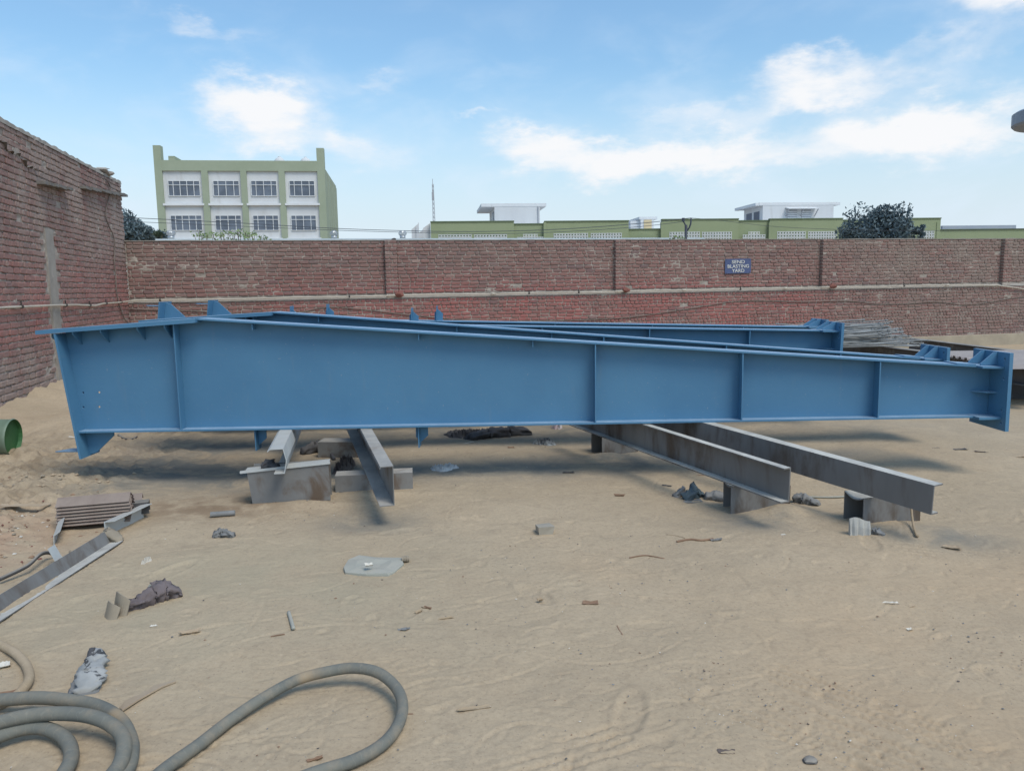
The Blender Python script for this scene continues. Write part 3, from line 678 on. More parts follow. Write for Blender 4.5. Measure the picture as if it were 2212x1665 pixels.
# ------------------------------------------------------------------ blue girders
def ztop(x):                     # underside of the top flange in girder coordinates
    return .835 + (x + .195) * (.91 - .835) / 1.32 if x < 1.125 else .931 - (x - 1.125) * .0777
def circ(cx, cz, r, n=10): return [(cx + r * math.cos(2 * math.pi * i / n), cz + r * math.sin(2 * math.pi * i / n)) for i in range(n)]
def make_girder():
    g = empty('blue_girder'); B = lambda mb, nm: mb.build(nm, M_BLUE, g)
    xl = lambda z: .065 - z * .115                                  # inclined left end
    web = [(xl(.014), .014), (7.78, .014), (7.78, ztop(7.78)), (1.125, ztop(1.126)), (xl(.84), ztop(-.03))]
    mb = MB(); mb.plate(web, -.004, .004, [circ(x, z, .0095) for x, z in ((.075, .33), (.21, .33), (.065, .205), (.20, .205))]); B(mb, 'web')
    B(MB().box(.03, 7.60, -.11, .11, 0, .014), 'bottom_flange')
    B(MB().box(7.60, 7.78, -.19, .19, -.004, .016), 'bottom_end_flange')
    p0, p1 = (-.195, ztop(-.195)), (1.125, ztop(1.124))
    B(MB().plate([p0, p1, (1.128, p1[1] + .034), (-.195, p0[1] + .034)], -.15, .15), 'head_plate')
    a = (1.128, ztop(1.128)); b = (7.60, ztop(7.60))
    B(MB().plate([a, b, (b[0], b[1] + .014), (a[0], a[1] + .014)], -.11, .11), 'top_flange')
    a = (7.44, ztop(7.44) + .0145); b = (7.60, ztop(7.60) + .0145)
    B(MB().plate([a, b, (b[0], b[1] + .010), (a[0], a[1] + .010)], -.10, .10), 'doubler_plate')
    a = (7.602, ztop(7.60) - .002); b = (7.78, ztop(7.60) - .008)
    B(MB().plate([a, b, (b[0], b[1] + .016), (a[0], a[1] + .016)], -.19, .19), 'top_end_flange')
    mb = MB(); e = lambda z: xl(z)
    mb.plate([(e(-.215) - .016, -.215), (e(-.215), -.215), (e(.835), .838), (e(.835) - .016, .838)], -.15, .15); B(mb, 'end_plate')
    B(MB().plate([(e(.83) - .017, .835), (e(.70) - .017, .70), (-.15, .80), (-.15, .833)], -.005, .005), 'outer_gusset')
    B(MB().plate([(e(-.002), -.002), (.305, -.002), (.305, -.045), (.15, -.185), (e(-.2), -.205)], -.006, .006), 'corner_gusset')
    mb = MB(); zc_ = -.165; v = [(e(zc_) - .018, -.08), (e(zc_) - .018, .06), (-.10, .06), (-.175, -.06)]
    mb.v = [(x, y, z) for z in (zc_ - .004, zc_ + .004) for x, y in v]; mb.f = [(3, 2, 1, 0), (4, 5, 6, 7)] + [(i, (i + 1) % 4, 4 + (i + 1) % 4, 4 + i) for i in range(4)]; B(mb, 'cleat')
    for x in (.925, 4.42, 5.65, 6.80):
        zt = min(ztop(x - .006), ztop(x + .006)) - .001
        for y0, y1 in ((-.105, -.0045), (.0045, .105)): B(MB().box(x - .005, x + .005, y0, y1, .0145, zt), 'stiffener')
    for x in (1.57, 2.95, 3.9):
        zt = ztop(x) - .001
        for s in (-1, 1): B(MB().box(x - .004, x + .004, min(s * .0045, s * .09), max(s * .0045, s * .09), zt - .055, zt), 'brace_fin')
    for x in (.10, .33, .635, .86):
        zt = ztop(x - .006) - .001
        for s in (-1, 1):
            mb = MB(); pts = [(s * .0045, zt), (s * .13, zt), (s * .13, zt - .02), (s * .0045, zt - .115)]
            mb.v = [(xx, y, z) for xx in (x - .005, x + .005) for y, z in pts]; mb.f = [(0, 1, 2, 3), (7, 6, 5, 4)] + [(i, 4 + i, 4 + (i + 1) % 4, (i + 1) % 4) for i in range(4)]; B(mb, 'small_gusset')
    for x in (1.535, 2.92):
        mb = MB(); mb.box(x - .004, x + .004, -.07, .07, -.185, -.001)
        br = mb.build('brace_cleat', M_BLUE, g)
        MB().plate([(x + .0045, -.001), (x + .075, -.001), (x + .075, -.09), (x + .0045, -.15)], -.004, .004).build('cleat_gusset', M_BLUE, br)
        MB().plate([(x - .0045, -.001), (x - .03, -.001), (x - .03, -.10), (x - .0045, -.13)], -.004, .004).build('cleat_gusset', M_BLUE, br)
    # right end plate lies in y-z
    holes = [(s * .19, z) for s in (-1, 1) for z in (.50, .335, .075, -.035)]
    mb = MB(); mb.plate([(-.25, -.095), (.25, -.095), (.25, .555), (-.25, .555)], 0, .03, [circ(y, z, .013) for y, z in holes])
    mb.v = [(7.782 + y, x, z) for x, y, z in mb.v]; B(mb, 'bolting_plate')
    zt = ztop(7.60) + .012
    for y in (-.085, .085):
        B(MB().plate([(7.645, zt + .003), (7.781, zt + .003), (7.781, .550), (7.752, .550), (7.645, zt + .016)], y - .006, y + .006), 'end_gusset')
    for s in (-1, 1):
        mb = MB(); v = [(7.62, s * .0045), (7.781, s * .0045), (7.781, s * .12), (7.70, s * .10)]
        mb.v = [(x, y, z) for z in (.208, .218) for x, y in v]; mb.f = [(0, 1, 2, 3), (7, 6, 5, 4)] + [(i, (i + 1) % 4, 4 + (i + 1) % 4, 4 + i) for i in range(4)]; B(mb, 'web_stiffener')
    return g
g1 = make_girder(); g1.location = (-3.72, 6.50, .492)
tag(g1, 'nearest and largest blue tapered steel girder, peaked at its left end', 'girder', 'blue tapered girders laid side by side')
for loc, rot, lab in (((-3.50, 7.80, .512), (0, .0105, 0), 'second blue tapered girder, its peak just showing behind the nearest one'),
                      ((-4.06, 8.92, 1.338), (math.pi, .0315, 0), 'upside-down blue girder with flat flange up, third from the front'),
                      ((-3.86, 9.84, 1.338), (math.pi, .0325, 0), 'rearmost blue girder, upside down, closest to the brick wall')):
    c = copy_tree(g1); c.location = loc; c.rotation_euler = rot; c['label'] = lab
    if rot[0] > 1:                                              # the two upside-down girders carry gussets on the side that is now up
        for y in (-.085, .085): MB().plate([(7.63, -.0045), (7.781, -.0045), (7.781, -.092), (7.745, -.092), (7.63, -.018)], y - .006, y + .006).build('end_gusset', M_BLUE, c)

# ------------------------------------------------------------------ steel supports under the girders
def steel(name, prof, a, b, mat, label, cat, group=None, t=None, up=(0, 0, 1)):
    a, b = Vector(a), Vector(b); o = empty(name, a)
    pf = thick_line(prof, t) if t else prof
    MB().profile(pf, (0, 0, 0), b - a, up).build('section', mat, o); tag(o, label, cat, group); return o
def tube_block(name, a, b, wd, ht, t, mat, label, dent=0.0):
    """open-ended rectangular steel tube from a to b (bottom centre line)"""
    a, b = Vector(a), Vector(b); d = (b - a); L = d.length; rz = math.atan2(d.y, d.x)
    o = empty(name, a, (0, 0, rz)); h = wd / 2
    MB().box(0, L, -h, h, 0, t).build('bottom_plate', mat, o)
    mb = MB(); n = 6
    for i in range(n + 1):
        q = dent * math.sin(math.pi * i / n); y = -h + wd * i / n
        mb.v += [(0, y, ht - q), (L, y, ht - q * .2), (0, y, ht - t - q), (L, y, ht - t - q * .2)]
    for i in range(n):
        k = i * 4; mb.f += [(k, k + 1, k + 5, k + 4), (k + 2, k + 6, k + 7, k + 3), (k, k + 4, k + 6, k + 2), (k + 1, k + 3, k + 7, k + 5)]
    mb.f += [(0, 2, 3, 1), (n * 4, n * 4 + 1, n * 4 + 3, n * 4 + 2)]; mb.build('top_plate', mat, o)
    MB().box(0, L, -h, -h + t, t, ht - t).build('side_plate', mat, o); MB().box(0, L, h - t, h, t, ht - t).build('side_plate', mat, o)
    tag(o, label, 'steel block', 'short steel blocks carrying the supports'); return o
# left pair
def zprof(h, f, lip, mir=1):
    return [(-mir * f, -lip * 0), (0, 0), (0, h), (-mir * f, h), (-mir * (f + lip * .5), h - lip)]
a = Vector((-1.73, 5.69, .285)); d = Vector((-.185, .983, .02))
steel('z_purlin', [(-.075, 0), (0, 0), (.020, .095), (0, .188), (-.095, .188), (-.115, .172)], a, a + d * 2.4, M_GALV, 'pale galvanised Z purlin resting on the widest grey block under the girders', 'purlin', 'purlins under the girders', t=.0055)
a = Vector((-.83, 5.19, .166)); d = Vector((-.287, .957, .032))
steel('z_purlin', [(-.10, 0), (0, 0), (0, .277), (-.085, .277), (-.09, .262)], a, a + d * 2.6, M_STEEL, 'grey channel purlin sloping away under the girder, nearer end hanging over the sand', 'purlin', 'purlins under the girders', t=.006)
MB_ = MB()
# wide channel block (web to the camera, lips on top)
a, b = Vector((-2.02, 5.80, gh(-2, 5.8) - .02)), Vector((-1.44, 5.895, gh(-1.4, 5.9) - .02))
blk = empty('steel_block', a, (0, 0, math.atan2(b.y - a.y, b.x - a.x))); L = (b - a).length
MB().plate([(-.0, 0), (L, .01), (L - .005, .30), (-.03, .265)], 0, .006).build('web', M_STEEL, blk)
mb = MB(); mb.v = [(-.05, 0, .266), (L, 0, .302), (L, .15, .302), (-.05, .15, .266), (-.05, 0, .272), (L, 0, .308), (L, .15, .308), (-.05, .15, .272)]
mb.f = [(3, 2, 1, 0), (4, 5, 6, 7), (0, 1, 5, 4), (1, 2, 6, 5), (2, 3, 7, 6), (3, 0, 4, 7)]; mb.build('top_flange', M_GALV, blk)
mb = MB(); mb.v = [(-.08, -.012, .262), (L + .01, -.012, .302), (L + .01, -.012, .322), (-.08, -.012, .282), (-.08, -.002, .262), (L + .01, -.002, .302), (L + .01, -.002, .322), (-.08, -.002, .282)]
mb.f = [(0, 1, 2, 3), (7, 6, 5, 4), (0, 4, 5, 1), (1, 5, 6, 2), (2, 6, 7, 3), (3, 7, 4, 0)]; mb.build('lip', M_GALV, blk)
MB().box(.0, L, .145, .151, .0, .30).build('rear_web', M_STEEL, blk)
tag(blk, 'widest grey steel channel block in front, under the pale purlin', 'steel block', 'short steel blocks carrying the supports')
tube_block('steel_block', (-1.46, 6.19, -.01), (-.84, 6.27, -.01), .17, .165, .006, M_STEEL, 'low hollow steel block with open left end under the grey purlin')
tube_block('steel_block', (-1.92, 7.58, 0), (-1.38, 7.53, 0), .2, .165, .006, M_STEEL, 'farther hollow steel block in the shade between the two purlins')
tube_block('steel_block', (.82, 7.42, -.01), (1.20, 7.60, -.01), .2, .27, .006, M_STEEL2, 'hollow steel block in shade under the far end of the left channel beam')
tube_block('steel_block', (1.555, 5.47, -.025), (1.98, 5.47, -.025), .20, .235, .007, M_STEEL2, 'hollow grey block half buried in sand under the shorter channel beam', .02)
tube_block('steel_block', (2.31, 5.09, -.02), (2.75, 5.20, -.02), .20, .235, .007, M_STEEL2, 'hollow grey block with dented open end under the longer channel beam', .03)
def beam_ch(a, b, h, fl, t, mat, label, open_left, fl_bot):
    s = -1 if open_left else 1
    return steel('channel_beam', [(s * fl_bot, 0), (0, 0), (0, h), (s * fl, h)], a, b, mat, label, 'beam', 'channel beams carrying the right end', t=t)
beam_ch((1.82, 4.96, .212), (.60, 7.58, .292), .225, .055, .009, M_STEEL2, 'shorter grey channel beam under the girder, rust streaks running down its web', True, .07)
beam_ch((2.56, 4.58, .226), (1.20, 7.15, .345), .178, .085, .009, M_STEEL2, 'longer grey channel beam reaching farthest right under the girder', False, .06)

# ------------------------------------------------------------------ right: sleepers, deck sheets, rods, trestle, pole
def I_prof(h, b, t, tw): return [(-b / 2, 0), (b / 2, 0), (b / 2, t), (tw / 2, t), (tw / 2, h - t), (b / 2, h - t), (b / 2, h), (-b / 2, h), (-b / 2, h - t), (-tw / 2, h - t), (-tw / 2, t), (-b / 2, t)]
def deck_prof(wd, pitch, h):
    top = []; x = -wd / 2
    while x < wd / 2 - 1e-6:
        top += [(x, 0), (x + pitch * .35, 0), (x + pitch * .45, h), (x + pitch * .85, h), (x + pitch * .95, 0)]; x += pitch
    return top + [(q, z - .004) for q, z in reversed(top)]
def ext(p, q, a, b): d = q - p; return p - d * a, q + d * b
p, q = at(1835, 739, .52), at(2010, 760, .52); p, q = ext(p, q, .1, .15); dz_ = Vector((0, 0, .27))
steel('sleeper_beam', I_prof(.27, .16, .012, .01), p - dz_, q - dz_, M_DARK, 'dark stained steel beam below the pile of rods', 'beam', 'dark sleeper beams at the right')
p, q = at(1965, 727.5, .52), at(2260, 762, .52)
steel('sleeper_beam', I_prof(.25, .16, .012, .01), p - dz_, q - dz_, M_DARK, 'dark steel beam running out of the picture behind the deck sheets', 'beam', 'dark sleeper beams at the right')
steel('sleeper_beam', I_prof(.22, .16, .012, .01), (6.52, 11.9, .285), (6.60, 9.55, .285), M_DARK, 'dark cross beam under the left end of the stack of deck sheets', 'beam', 'dark sleeper beams at the right')
for k, lab in enumerate(('lowest ribbed deck sheet in the stack beside the girder end', 'middle ribbed deck sheet in the stack beside the girder end', 'topmost dust-covered ribbed deck sheet in the stack beside the girder end')):
    steel('deck_sheet', deck_prof(2.1, .15, .03), (6.36 - .02 * k, 10.72 + .02 * k, .515 + .012 * k), (9.8, 10.62 + .02 * k, .515 + .012 * k), M_DECK, lab, 'sheet', 'ribbed deck sheets')
tr = empty('trestle', (7.2, 10.6, 0)); 
for sx_ in (-.2, 1.3):
    MB().plate([(sx_ - .10, -.02), (sx_ + .10, -.02), (sx_ + .16, .30), (sx_ - .12, .30)], -.05, .05).build('leg', M_DARK, tr)
MB().box(-.35, 1.5, -.06, .06, .30, .32).build('top_plate', M_DARK, tr)
tag(tr, 'low dark steel trestle standing on the sand right of the girder', 'trestle')
rr = random.Random(21)
meshes = []
for k in range(5):
    mb = MB(); L = 2.1 + .06 * k
    mb.tube([(-L / 2, 0, 0), (-L / 4, 0, .006 * (k - 2)), (L / 4, 0, -.006 * (k - 2)), (L / 2, 0, 0)], .0105, 6)
    for s in (-1, 1):
        mb.tube([(s * (L / 2 - .03), 0, 0), (s * (L / 2 - .008), 0, 0)], .015, 6); mb.tube([(s * (L / 2 - .055), 0, 0), (s * (L / 2 - .04), 0, 0)], .019, 8)
    me = mb.mesh('tie_rod'); me.materials.append(M_ROD); meshes.append(me)
for i in range(96):
    lay = rr.random() ** 1.4; yaw = rr.gauss(.05, .17); 
    o = bpy.data.objects.new('tie_rod', rr.choice(meshes)); col.objects.link(o)
    back = rr.random(); o.scale = (.92, 1, 1)
    x = 5.62 + rr.gauss(0, .12) + (-.18 if lay > .5 else .14); y = 13.1 + 1.2 * back; x += .45 * (y - 13.1) / 1.2
    z = .535 + .42 * lay * (1 - abs(back - .55) * 1.0)
    o.location = (x, y, z); o.rotation_euler = (rr.uniform(0, 3), rr.gauss(0, .03) - .02, yaw)
    tag(o, 'thin zinc coated rod with nuts in the pile on the sleepers', 'rod', 'rods piled on the sleepers')
mb = MB(); pole_p = Vector((10.75, 16.0, -.3))
hood = empty('hood_post', pole_p); M_POST = mottled('grey_post', (.30, .33, .36), (.36, .39, .42), 2, .5)
MB().tube([(0, 0, 0), (0, 0, 5.0)], .055, 12).build('pole', M_POST, hood, smooth=True)
mb = MB(); n = 40
for r_, z_ in ((1.02, 5.02), (1.06, 5.06), (1.06, 5.28), (1.0, 5.32), (0.1, 5.42)):
    for i in range(n): mb.v.append((.62 + r_ * math.cos(2 * math.pi * i / n), r_ * math.sin(2 * math.pi * i / n), z_))
for q in range(4):
    for i in range(n): mb.f.append((q * n + i, q * n + (i + 1) % n, (q + 1) * n + (i + 1) % n, (q + 1) * n + i))
mb.f.append(tuple(range(n))[::-1]); mb.f.append(tuple(4 * n + i for i in range(n)))
mb.build('hood', mottled('bluish_hood', (.20, .24, .30), (.25, .29, .34), 2, .5), hood)
mb = MB()
for i in range(3): mb.bar((.0, 0, 4.6), (.62 + .8 * math.cos(i * 2.1), .8 * math.sin(i * 2.1), 5.03), .04, .04)
mb.build('strut', M_POST, hood)
tag(hood, 'round grey hood on a slim post cut by the right picture edge', 'hood')

# ------------------------------------------------------------------ buildings beyond the wall
M_GREEN = mottled('sage_green_plaster', (.295, .335, .240), (.325, .365, .268), .5, .9, 8, .05, c2=(.27, .31, .225), c2_thr=(.6, .75), c2_scale=.35)
M_GREEN2 = mottled('olive_green_plaster', (.245, .285, .165), (.27, .31, .185), .4, .9, 8, .05, c2=(.225, .265, .155), c2_thr=(.55, .75), c2_scale=.3)
M_WHITE = mottled('white_plaster', (.62, .63, .63), (.57, .575, .575), .5, .9, 8, .05, c2=(.47, .46, .44), c2_thr=(.52, .8), c2_scale=.9, stretch=(1, 1, .25))
M_WHITE2 = mottled('white_trim', (.68, .69, .69), (.62, .63, .63), 1, .7)
M_TRIM = mottled('dark_green_coping', (.10, .14, .08), (.13, .17, .10), 1, .9)
def glass_mat(name, c):
    m, nt = new_mat(name); p = pos(nt)
    cc = nt.mix(nt.smooth(nt.noise(p, .7, 3), .35, .65), c, tuple(q * 1.5 for q in c))
    finish(nt, cc, .35, 0, None, spec=.3); return m
M_GLASS = glass_mat('window_glass', (.105, .125, .155)); M_GLASSD = glass_mat('dark_blue_glass', (.03, .045, .085))
M_SHUT = mottled('grey_shutter', (.35, .36, .38), (.40, .41, .43), 2, .7)

class Plane:
    """vertical facade plane: frame x along the facade, y into the building"""
    def __init__(s, u, v, y, az):
        s.o = atY(u, v, y); s.o.z = 0; s.az = az
        s.ex = Vector((math.cos(az), math.sin(az), 0)); s.ey = Vector((-math.sin(az), math.cos(az), 0))
    def sz(s, u, v, back=0.0):
        d = CAM_R @ Vector(((u - 1106) / 1664, -(v - 832.5) / 1664, -1)); p0 = s.o + s.ey * back
        t = s.ey.dot(p0 - Vector((0, 0, EYE))) / s.ey.dot(d); p = Vector((0, 0, EYE)) + d * t
        return s.ex.dot(p - s.o), p.z

PB = Plane(336, 430, 70, R(8.0))
bld = empty('school_building', PB.o, (0, 0, PB.az))
tag(bld, 'tall green and white block with two visible rows of windows', 'building')
S = lambda u, v=430: PB.sz(u, v)[0]
Z = lambda u, v: PB.sz(u, v)[1]
zr = Z(520, 347); zb = Z(520, 369.5); s0, s1 = S(338), S(697, 430); D_ = 17.0
part = lambda nm, m, x0, x1, y0, y1, z0, z1: MB().box(x0, x1, y0, y1, z0, z1).build(nm, m, bld)
part('wall', M_WHITE, s0 + .3, s1 - .3, .20, D_ - .2, 0, zr - .3)
pil = [(S(338), S(354)), (S(438), S(452)), (S(522), S(535)), (S(604), S(617.5)), (S(688), S(704))]
tops = [Z(340, 314), zb - .003, zb - .003, zb - .003, Z(692, 320)]
for (a, b), t in zip(pil, tops): part('pillar', M_GREEN, a, b, 0, .8, 0, t)
part('roof_beam', M_GREEN, pil[0][1] + .002, pil[4][0] - .002, .01, .7, zb, zr)
part('roof_slab', M_GREEN, s0 + .1, s1 - .1, .72, D_, zr - .8, zr - .25)
sd = MB(); 
for k in range(6): sd.box(s1 - .28, s1 + .02, 1.2 + k * 2.7, 3.4 + k * 2.7, 0, zr - .35)
part('side_wall', M_GREEN, s1 - .30, s1 - .05, .82, D_, 0, zr - .05); sd.build('side_rib', M_GREEN, bld)
part('stair_block', M_GREEN, S(356), S(370), 2.0, 5.0, zr - .3, Z(362, 329))
part('parapet_step', M_GREEN, S(370.5), S(384), .02, .4, zr, zr + .18)
for (a, b) in zip([p[1] for p in pil[:-1]], [p[0] for p in pil[1:]]):
    for vz in ((439.5, 444), (515, 519)):
        part('sill_ledge', M_WHITE2, a - .1, b + .1, -.06, .36, Z(520, vz[1]), Z(520, vz[0]))
def window(parent, x0, x1, z0, z1, y, ncol, frame_m, glass_m, tr=.27, bar=.05, edge=True, midbar=()):
    w_ = empty('window', (0, 0, 0)); w_.parent = parent
    fr = MB(); W, H = x1 - x0, z1 - z0
    if ncol == 5: cols = [0, .155, .37, .59, .81, 1]
    elif ncol == 4: cols = [0, .19, .49, .79, 1]
    else: cols = [i / ncol for i in range(ncol + 1)]
    xs_ = [x0 + W * c for c in cols]; zt = z1 - H * tr if tr else z1
    for x in xs_[1:-1]: fr.box(x - bar / 2, x + bar / 2, y - .05, y + .04, z0, z1)
    if tr: fr.box(x0, x1, y - .052, y + .038, zt - bar / 2, zt + bar / 2)
    for x in (x0, x1): fr.box(x - bar / 2, x + bar / 2, y - .05, y + .04, z0, z1)
    fr.box(x0, x1, y - .06, y + .04, z0 - bar, z0); fr.box(x0, x1, y - .03, y + .04, z1, z1 + bar * .5)
    fr.build('frame', frame_m, w_)
    for a, b in zip(xs_[:-1], xs_[1:]):
        rows = [(z0, zt), (zt, z1)] if tr else [(z0, z1)]
        for q0, q1 in rows: MB().box(a + bar / 2, b - bar / 2, y + .005, y + .02, q0, q1).build('pane', glass_m, w_)
    return w_
wx = [((362.7, 430.7), 5), ((460, 516), 4), ((542, 597), 4), ((625, 679), 4)]
for (a, b), nc in wx:
    for vt, vb in ((391, 422.5), (466, 497)):
        uc = (a + b) / 2
        window(bld, S(a, 406), S(b, 406), Z(uc, vb), Z(uc, vt), .17, nc, M_WHITE2, M_GLASS)
def tank(u, v0, v1, wd, lab):
    s_, z_ = PB.sz(u, v1, 5); o = empty('water_tank', PB.o + PB.ex * s_ + PB.ey * 5 + Vector((0, 0, zr - .26)))
    r = wd; hh = PB.sz(u, v0, 5)[1] - zr + .26; mb = MB(); n = 20
    prof = [(r, 0), (r, hh * .62), (r * .92, hh * .78), (r * .6, hh * .93), (r * .2, hh)]
    for q, z in prof:
        for i in range(n): mb.v.append((q * math.cos(6.2832 * i / n), q * math.sin(6.2832 * i / n), z))
    for k in range(4):
        for i in range(n): mb.f.append((k * n + i, k * n + (i + 1) % n, (k + 1) * n + (i + 1) % n, (k + 1) * n + i))
    mb.f.append(tuple(4 * n + i for i in range(n))); mb.build('tank_body', M_WHITE, o, smooth=True)
    MB().tube([(0, 0, hh * .98), (0, 0, hh * 1.05)], r * .25, 12).build('lid', M_WHITE2, o); tag(o, lab, 'water tank', 'roof water tanks')
tank(604, 340, 349, .52, 'white roof tank farther from the right corner pillar of the tall block')
tank(660, 341, 349.5, .52, 'white roof tank nearest the right corner pillar of the tall block')

# long low building with lattice parapet
PL = Plane(930, 500, 62, R(6.0))
low = empty('low_building', PL.o, (0, 0, PL.az))
tag(low, 'long low olive green building with white lattice screens behind the wall', 'building')
def lb(nm, m, x0, x1, y0, y1, z0, z1, par=None): return MB().box(x0, x1, y0, y1, z0, z1).build(nm, m, par or low)
segs = [(930, 1110, 480, 0), (1110, 1176.7, 484.7, .25), (1176.7, 1358, 479, 0), (1358, 1430.3, 495.8, .3), (1430.3, 1595.6, 475, 0), (1595.6, 1663.7, 477.5, .25), (1663.7, 1820.7, 474, 0), (1820.7, 1958, 476, .2), (1958, 2032.5, 473, 0)]
for a, b, v, y in segs:
    x0, x1 = PL.sz(a, v)[0], PL.sz(b, v)[0]; zt = PL.sz((a + b) / 2, v)[1]
    lb('parapet', M_GREEN2, x0, x1, y, y + .3, 0, zt); lb('coping', M_TRIM, x0 - .02, x1 + .02, y - .06, y + .34, zt, zt + .09)
for u in (1176.7, 1430.3, 1663.7, 2026):
    x, zt = PL.sz(u, 477); lb('pilaster', M_GREEN2, x - .10, x + .12, -.05, .2, 0, zt - .12)
xe0, xe1 = PL.sz(2033, 490)[0], PL.sz(2330, 490)[0]
lb('wing', M_GREEN2, xe0 + .02, xe1, 1.4, 9, 0, PL.sz(2120, 496, 1.4)[1]); lb('wing_coping', M_TRIM, xe0 + .02, xe1, 1.3, 9.05, PL.sz(2120, 496, 1.4)[1], PL.sz(2120, 494.5, 1.4)[1])
lb('rear_wall', mottled('slate_parapet', (.30, .34, .40), (.34, .38, .43), 1, .9), PL.sz(2036, 490, 16)[0], PL.sz(2195, 490, 16)[0], 16, 16.3, 0, PL.sz(2120, 487, 16)[1])
lb('body', M_WHITE, PL.sz(932, 500)[0], xe0, .62, 12, 0, PL.sz(1400, 499)[1])
def lattice(x0, x1, z0, z1, step=False):
    mb = MB(); p = .235; nx_, nz_ = max(1, round((x1 - x0) / p)), max(1, math.ceil((z1 - z0) / p)); p = (x1 - x0) / nx_
    y = -.03
    for i in range(nx_):
        for k in range(nz_):
            if step and k == nz_ - 1 and (i < 2 or i >= nx_ - 2): continue
            cx, cz = x0 + (i + .5) * p, z1 - (nz_ - k - .5) * p
            n = 8; b = len(mb.v)
            for r_, yy in ((.50 * p, y), (.33 * p, y), (.50 * p, y + .05), (.33 * p, y + .05)):
                for q in range(n): mb.v.append((cx + r_ * math.cos(6.2832 * q / n), yy, cz + r_ * math.sin(6.2832 * q / n)))
            for q in range(n):
                q2 = (q + 1) % n; mb.f += [(b + q, b + q2, b + n + q2, b + n + q), (b + n + q, b + n + q2, b + 3 * n + q2, b + 3 * n + q), (b + q, b + 2 * n + q, b + 2 * n + q2, b + q2)]
            for dx, dz in ((1, 1), (1, -1), (-1, 1), (-1, -1)):
                mb.bar((cx + dx * .33 * p, y + .02, cz + dz * .33 * p), (cx + dx * .5 * p, y + .02, cz + dz * .5 * p), .04, .05, up=(0, 1, 0))
    mb.build('lattice_screen', M_WHITE2, low)
    MB().box(x0, x1, -.004, .001, z1 - nz_ * p, z1 - (p if step else 0)).build('screen_recess', M_TRIM, low)
for a, b, v, st in ((947, 1018.7, 507, 0), (1024.5, 1095, 507, 0), (1117.7, 1173.5, 506, 1), (1196, 1270, 504.5, 0), (1276, 1343, 504, 0), (1371.5, 1417.5, 514, 0), (1446, 1511.7, 501.5, 0), (1516.7, 1580.6, 501.5, 0), (1604.7, 1653, 501, 1), (1679, 1740, 500.5, 0), (1746, 1806.8, 500.5, 0), (1990.7, 2018, 499.5, 0)):
    x0, zt = PL.sz(a, v); x1, _ = PL.sz(b, v); lattice(x0, x1, zt - .75, zt, st)
# pale stepped end wall at the left end
x = PL.sz(930, 500)[0]
for a, b, v0, dy in ((889, 902, 489, 3.5), (899, 905, 484, 3.4), (905, 916, 497, 1.5), (914, 930, 486, .5)):
    xa, xb = PL.sz(a, 500, dy)[0], PL.sz(b, 500, dy)[0]; mb = MB()
    z0_, z1_ = PL.sz(a, v0 + 7, dy)[1], PL.sz(b, v0 - 4, dy)[1]; mb.plate([(xa, 0), (xb, 0), (xb, z1_), (xa, z0_)], dy, dy + .3); mb.build('end_wall', M_WHITE, low)
def room(face, v_top, v_slab, slab_u, y, dep, wall_m, wl=()):
    x0, x1 = PL.sz(face[0], v_top, y)[0], PL.sz(face[1], v_top, y)[0]; zt = PL.sz((face[0] + face[1]) / 2, v_top, y)[1]; zs = PL.sz((face[0] + face[1]) / 2, v_slab, y)[1]
    r_ = MB().box(x0, x1, y, y + dep, 2.5, zt).build('rooftop_room', wall_m, low)
    xs0, xs1 = PL.sz(slab_u[0], v_top, y)[0], PL.sz(slab_u[1], v_top, y)[0]
    MB().box(xs0, xs1, y - .02, y + dep + .6, zt, zs).build('roof_slab', M_WHITE2, r_)
    return r_, x0, x1, zt
r_, x0, x1, zt = room((1068, 1166), 446.5, 439.5, (1062, 1180), 6, 5.5, M_WHITE)
MB().box(x0 - .03, x0 - .005, 6.8, 8.0, zt - 1.45, zt - .35).build('side_window', M_GLASSD, r_); MB().tube([(x1 - .15, 5.95, 2.6), (x1 - .15, 5.95, zt)], .05, 8).build('drainpipe', M_SHUT, r_)
MB().box(x0 - 1.15, x0 - .25, 6, 12.1, zt, zt + .27).build('slab_overhang', M_WHITE2, r_)
r_, x0, x1, zt = room((1384, 1412), 474, 468.5, (1381, 1420), 9, 4.0, M_WHITE)
MB().box(x0 + .3, x1 - .2, 8.95, 9.0, 3.0, zt - .05).build('door', mottled('yellow_wall', (.62, .50, .30), (.56, .46, .28), 1, .9), r_)
MB().box(x0 - .9, x0, 9.3, 13, 3.0, zt - .1).build('side_wall', M_WHITE, r_)
r_, x0, x1, zt = room((1648, 1801), 443.5, 437.5, (1640, 1815), 6, 4.2, M_WHITE)
MB().box(x0 - .7, x0 - .28, 6.0, 10.8, zt - .02, zt + .22).build('slab_overhang', M_WHITE2, r_)
for y0, y1 in ((6.7, 7.9), (8.4, 9.6)): MB().box(x0 - .03, x0 - .004, y0, y1, zt - 1.9, zt - .45).build('side_window', M_GLASSD, r_)
for a, b in ((1700, 1721.5), (1731, 1751.5)):
    xa, xb = PL.sz(a, 460, 6)[0], PL.sz(b, 460, 6)[0]; MB().box(xa, xb, 5.96, 5.998, zt - 1.8, zt - .42).build('shutter', M_SHUT, r_)
    sl = MB()
    for k in range(7): sl.box(xa + .03, xb - .03, 5.94, 5.959, zt - 1.7 + k * .18, zt - 1.62 + k * .18)
    sl.build('slat', M_WHITE2, r_)
xa, xb = PL.sz(1696, 460, 6)[0], PL.sz(1761, 460, 6)[0]
